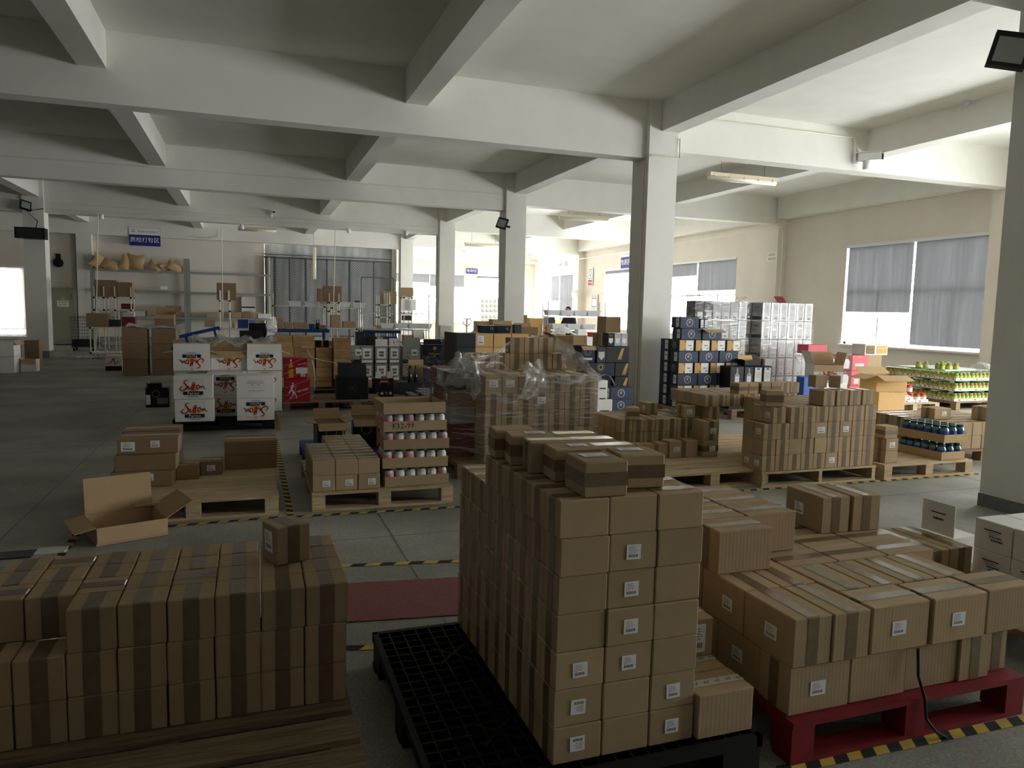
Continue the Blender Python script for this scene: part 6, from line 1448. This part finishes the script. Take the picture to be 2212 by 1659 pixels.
# ================================================================ far bright area
for k in range(3): bx(5.15, 20.2, [0, .54, .86][k], .32, .35, [.535, .315, .30][k], 'white carton stacked before the third column, %s' % ('bottom', 'middle', 'top')[k], 'white_card')
b = MB(); b.frame((5.22, 20.02, .70)); b.text('EY', 0, 0, .07, 'print_red', .001); b.build('carton_print', label='red letters on the middle white carton', cat='printing')
bx(5.55, 20.3, 0, .30, .35, .95, 'tall brown carton beside the white stack', 'card')
for i in range(4): bx(6.0+i*.5, 19.5+.3*(i % 2), 0, .46, .4, 1.0+.06*(i % 3), 'far tan carton stack behind the wrapped load, %s' % ORD[i], 'card')
t = thing('folding_chair', 'pale folding chair with dark legs near the far window', 'chair', (4.95, 22.3, 0), .3)
MB().box((0, 0, .46), (.4, .4, .04), 'paper_grey').build('seat', t); MB().box((0, .19, .82), (.38, .03, .3), 'paper_grey').build('backrest', t)
for s in (-1, 1): MB().tube([(s*.19, -.2, 0), (s*.19, .1, .5), (s*.19, .2, .95)], .013, 'joint_black', 6).build('leg', t); MB().tube([(s*.17, .25, 0), (s*.17, -.15, .46)], .013, 'joint_black', 6).build('leg', t)
bx(4.95, 22.3, .49, .3, .3, .1, 'pink cloth pack lying on the folding chair', 'fur_pink')
t = thing('pallet_jack', 'pallet jack with a heart-shaped handle', 'pallet truck', (7.45, 26.0, 0)); b = MB(); b.smooth = True
b.tube([(0, 0, .15), (0, -.05, 1.28)], .02, 'maroon', 8); b.build('shaft', t); b = MB(); b.smooth = True
b.tube([(0, -.05, 1.0), (-.12, -.05, 1.10), (-.18, -.05, 1.20), (-.14, -.05, 1.28), (0, -.05, 1.27), (.14, -.05, 1.28), (.18, -.05, 1.20), (.12, -.05, 1.10), (0, -.05, 1.0)], .013, 'maroon', 8); b.build('handle_loop', t)
MB().box((0, .1, .12), (.4, .25, .16), 'maroon').build('body', t)
for s in (-1, 1): MB().box((s*.2, .7, .08), (.15, 1.0, .05), 'maroon').build('fork', t)
for k in range(3):
    t = thing('foam_block', 'white moulded foam block by the far window, %s' % ('bottom', 'middle', 'top')[k], 'foam', (10.62, 33.3, .001+k*.73)); b = MB().chamfer((1.0, .8, .72), 'foam', .02)
    b.build('body', t); b = MB(); b.smooth = True
    for i in range(5):
        for j in range(3): b.lathe([(.07, 0), (.08, .012), (.05, .02)], 'paper_grey', 10, (0, 0, 0)); b.v[-30:] = [Vector((-.4+.2*i+p.x, -.40-p.z, .14+.22*j+p.y)) for p in b.v[-30:]]
    b.build('moulded_cups', t, kind='stuff')
wire_rack(7.95, 9.75, 19.6, 1.90, (.45, 1.09, 1.48), 'chrome wire shelving of white bins before the worker')
for lv, z, xs_ in (('upper', 1.50, (8.15, 8.58, 9.0, 9.42)), ('lower', 1.11, (8.32, 8.80, 9.28))):
    for i, x in enumerate(xs_): bin_(x, 19.6, z, 'white bin on the %s shelf before the worker, %s' % (lv, ORD[i]), .42)
for nm, x, y, w_, h, m_ in (('brown stepped', 8.1, 22.2, .35, 1.48, 'card_dark'), ('orange-brown', 8.75, 22.5, .5, 1.38, 'tan'), ('tan', 7.5, 22.6, .5, 1.32, 'card'), ('pale', 7.0, 22.8, .4, 1.25, 'card'), ('tan low', 9.9, 22.6, .6, .98, 'tan'), ('second tan low', 10.6, 22.8, .6, .95, 'tan'), ('dark', 9.2, 22.4, .25, 1.45, 'black_card')):
    n_ = max(2, int(h/.3)); hh = h/n_
    for k in range(n_): bx(x+(.03 if k % 2 else 0), y, k*(hh+.001), w_, .4, hh, '%s carton in the far stacks, %s' % (nm, layer_word(k, n_)), m_, tape='x' if k == n_-1 else None)
bx(9.98, 21.8, .0, .9, .9, .9, 'white plastic work table box beside the worker', 'paper')
t = thing('work_table', 'white table with dark legs before the far shelving', 'table', (9.0, 18.6, 0)); MB().box((0, 0, .92), (1.3, .6, .03), 'paper').build('top', t)
for i in (-1, 1):
    for j in (-1, 1): MB().box((i*.6, j*.25, .45), (.04, .04, .9), 'joint_black').build('leg', t)
for n_, (x, m_, h) in enumerate(((8.6, 'plastic_white', .2), (9.0, 'print_red', .12), (9.3, 'paper', .16))): bx(x, 18.6, .937, .25, .25, h, 'small %s thing on the white table' % ('white', 'red', 'pale')[n_], m_)
for i in range(4): bx(5.9+i*.34, 17.2, 0, .3, .3, .92+.05*(i % 2), 'navy and amber bottle carton row before the far shelving, %s' % ORD[i], 'dark_navy', tape='y', tw=.05, tm='amber')
b = MB(); b.smooth = True; b.sheet([[(-.35+.7*i/8, -.15+.3*j/5, .22*math.sin(PI*i/8)*math.sin(PI*(j+.5)/6)+.02*math.sin(i*2.3+j)) for i in range(9)] for j in range(6)], 'plastic_white'); b.build('plastic_bag', loc=(7.55, 17.4, 1.02), label='crumpled white plastic bag on the far cartons', cat='bag')
for i in range(2): bx(7.4+i*.45, 17.4, 0, .42, .4, 1.0, 'pale carton under the plastic bag, %s' % ORD[i], 'white_card')
for i, (x, y) in enumerate(((11.6, 30.5), (12.3, 30.8), (13.0, 30.4), (11.0, 31.2))):
    for k in range(3): bx(x, y, k*.42, .55, .5, .418, 'tan carton in the bright far corner, %s stack, %s' % (ORD[i], layer_word(k, 3)), 'tan', tape='x')

# the worker
def person(x, y, rz):
    t = thing('person', 'person with short dark hair and dark jacket bending over shelving at far right', 'person', (x, y, 0), rz)
    def skin(name, verts, edges, radii, m, root=0, sub=2, parent=t):
        me = bpy.data.meshes.new(name); me.from_pydata(verts, edges, []); me.update(); o = bpy.data.objects.new(name, me); C.objects.link(o); o.parent = parent
        md = o.modifiers.new('skin', 'SKIN'); 
        for i, r_ in enumerate(radii): me.skin_vertices[0].data[i].radius = (r_, r_) if not isinstance(r_, tuple) else r_
        me.skin_vertices[0].data[root].use_root = True
        s_ = o.modifiers.new('sub', 'SUBSURF'); s_.levels = sub; s_.render_levels = sub; me.materials.append(MATS[m]); o.modifiers['skin'].use_smooth_shade = True
        return o
    # jacket and trousers over one body; local -y is forward
    V = [(0, 0, .98), (0, -.05, 1.15), (0, -.12, 1.34), (0, -.17, 1.47), (.09, 0, .92), (.11, .0, .52), (.11, .05, .09), (.11, -.10, .04), (-.09, 0, .92), (-.11, .0, .52), (-.11, .05, .09), (-.11, -.10, .04),
         (.155, -.145, 1.385), (.23, -.19, 1.18), (.16, -.39, 1.10), (-.155, -.145, 1.385), (-.23, -.19, 1.18), (-.16, -.39, 1.10), (0, -.21, 1.54)]
    E = [(0, 1), (1, 2), (2, 3), (0, 4), (4, 5), (5, 6), (6, 7), (0, 8), (8, 9), (9, 10), (10, 11), (2, 12), (12, 13), (13, 14), (2, 15), (15, 16), (16, 17), (3, 18)]
    Rr = [(.14, .11), (.12, .09), (.12, .08), (.05, .05), .10, .075, .05, .04, .10, .075, .05, .04, .045, .035, .03, .045, .035, .03, .045]
    skin('body', V, E, Rr, 'jeans')
    jv = [(0, -.0, 1.0), (0, -.05, 1.15), (0, -.12, 1.32), (0, -.165, 1.45), (.165, -.145, 1.385), (.23, -.19, 1.18), (.17, -.36, 1.105), (-.165, -.145, 1.385), (-.23, -.19, 1.18), (-.17, -.36, 1.105)]
    skin('jacket', jv, [(0, 1), (1, 2), (2, 3), (2, 4), (4, 5), (5, 6), (2, 7), (7, 8), (8, 9)], [(.165, .135), (.165, .135), (.165, .13), (.07, .07), .078, .062, .05, .078, .062, .05], 'jacket')
    b = MB(); b.smooth = True; b.ball((0, -.245, 1.64), (.078, .098, .118), 'skin', 20, 14, lambda p: 1-.28*max(0, -p.z-.1)); b.ball((0, -.345, 1.625), (.013, .018, .024), 'skin', 10, 6); b.tube([(0, -.19, 1.5), (0, -.225, 1.58)], [.056, .05], 'skin', 12)
    h = b.build('head', t)
    for s in (-1, 1):
        b = MB(); b.smooth = True; b.lathe([(.004, -.012), (.012, -.006), (.012, .006), (.004, .012)], 'hair', 8, (s*.032, -.325, 1.665)); b.build('eye', h)
        b = MB(); b.smooth = True; b.lathe([(.008, -.03), (.018, -.01), (.018, .015), (.006, .03)], 'skin', 8, (s*.09, -.235, 1.645)); b.build('ear', h)
        hx = s*.15
        palm = skin('hand', [(hx, -.39, 1.10), (hx-s*.01, -.47, 1.085)], [(0, 1)], [(.03, .02), (.038, .018)], 'skin', 0, 1)
        for f_ in range(4): q = hx-s*.01+(f_-1.5)*.019; L_ = (.07, .08, .075, .06)[f_]; skin('finger', [(q, -.47, 1.085), (q, -.47-L_*.55, 1.075), (q, -.47-L_*.85, 1.045)], [(0, 1), (1, 2)], [.0095, .0085, .007], 'skin', 0, 1, palm)
        skin('thumb', [(hx-s*.035, -.43, 1.09), (hx-s*.06, -.47, 1.08), (hx-s*.055, -.50, 1.06)], [(0, 1), (1, 2)], [.011, .010, .008], 'skin', 0, 1, palm)
    MB().box((0, -.325, 1.582), (.036, .006, .006), 'fur_pink').build('mouth', h)
    b = MB(); b.smooth = True; b.ball((0, -.232, 1.672), (.09, .104, .105), 'hair', 20, 14, lambda p: 1-.12*max(0, -p.z)-(.22*max(0, -p.y) if p.z < .45 else 0)); b.build('hair', h)
person(9.35, 20.9, -.9)
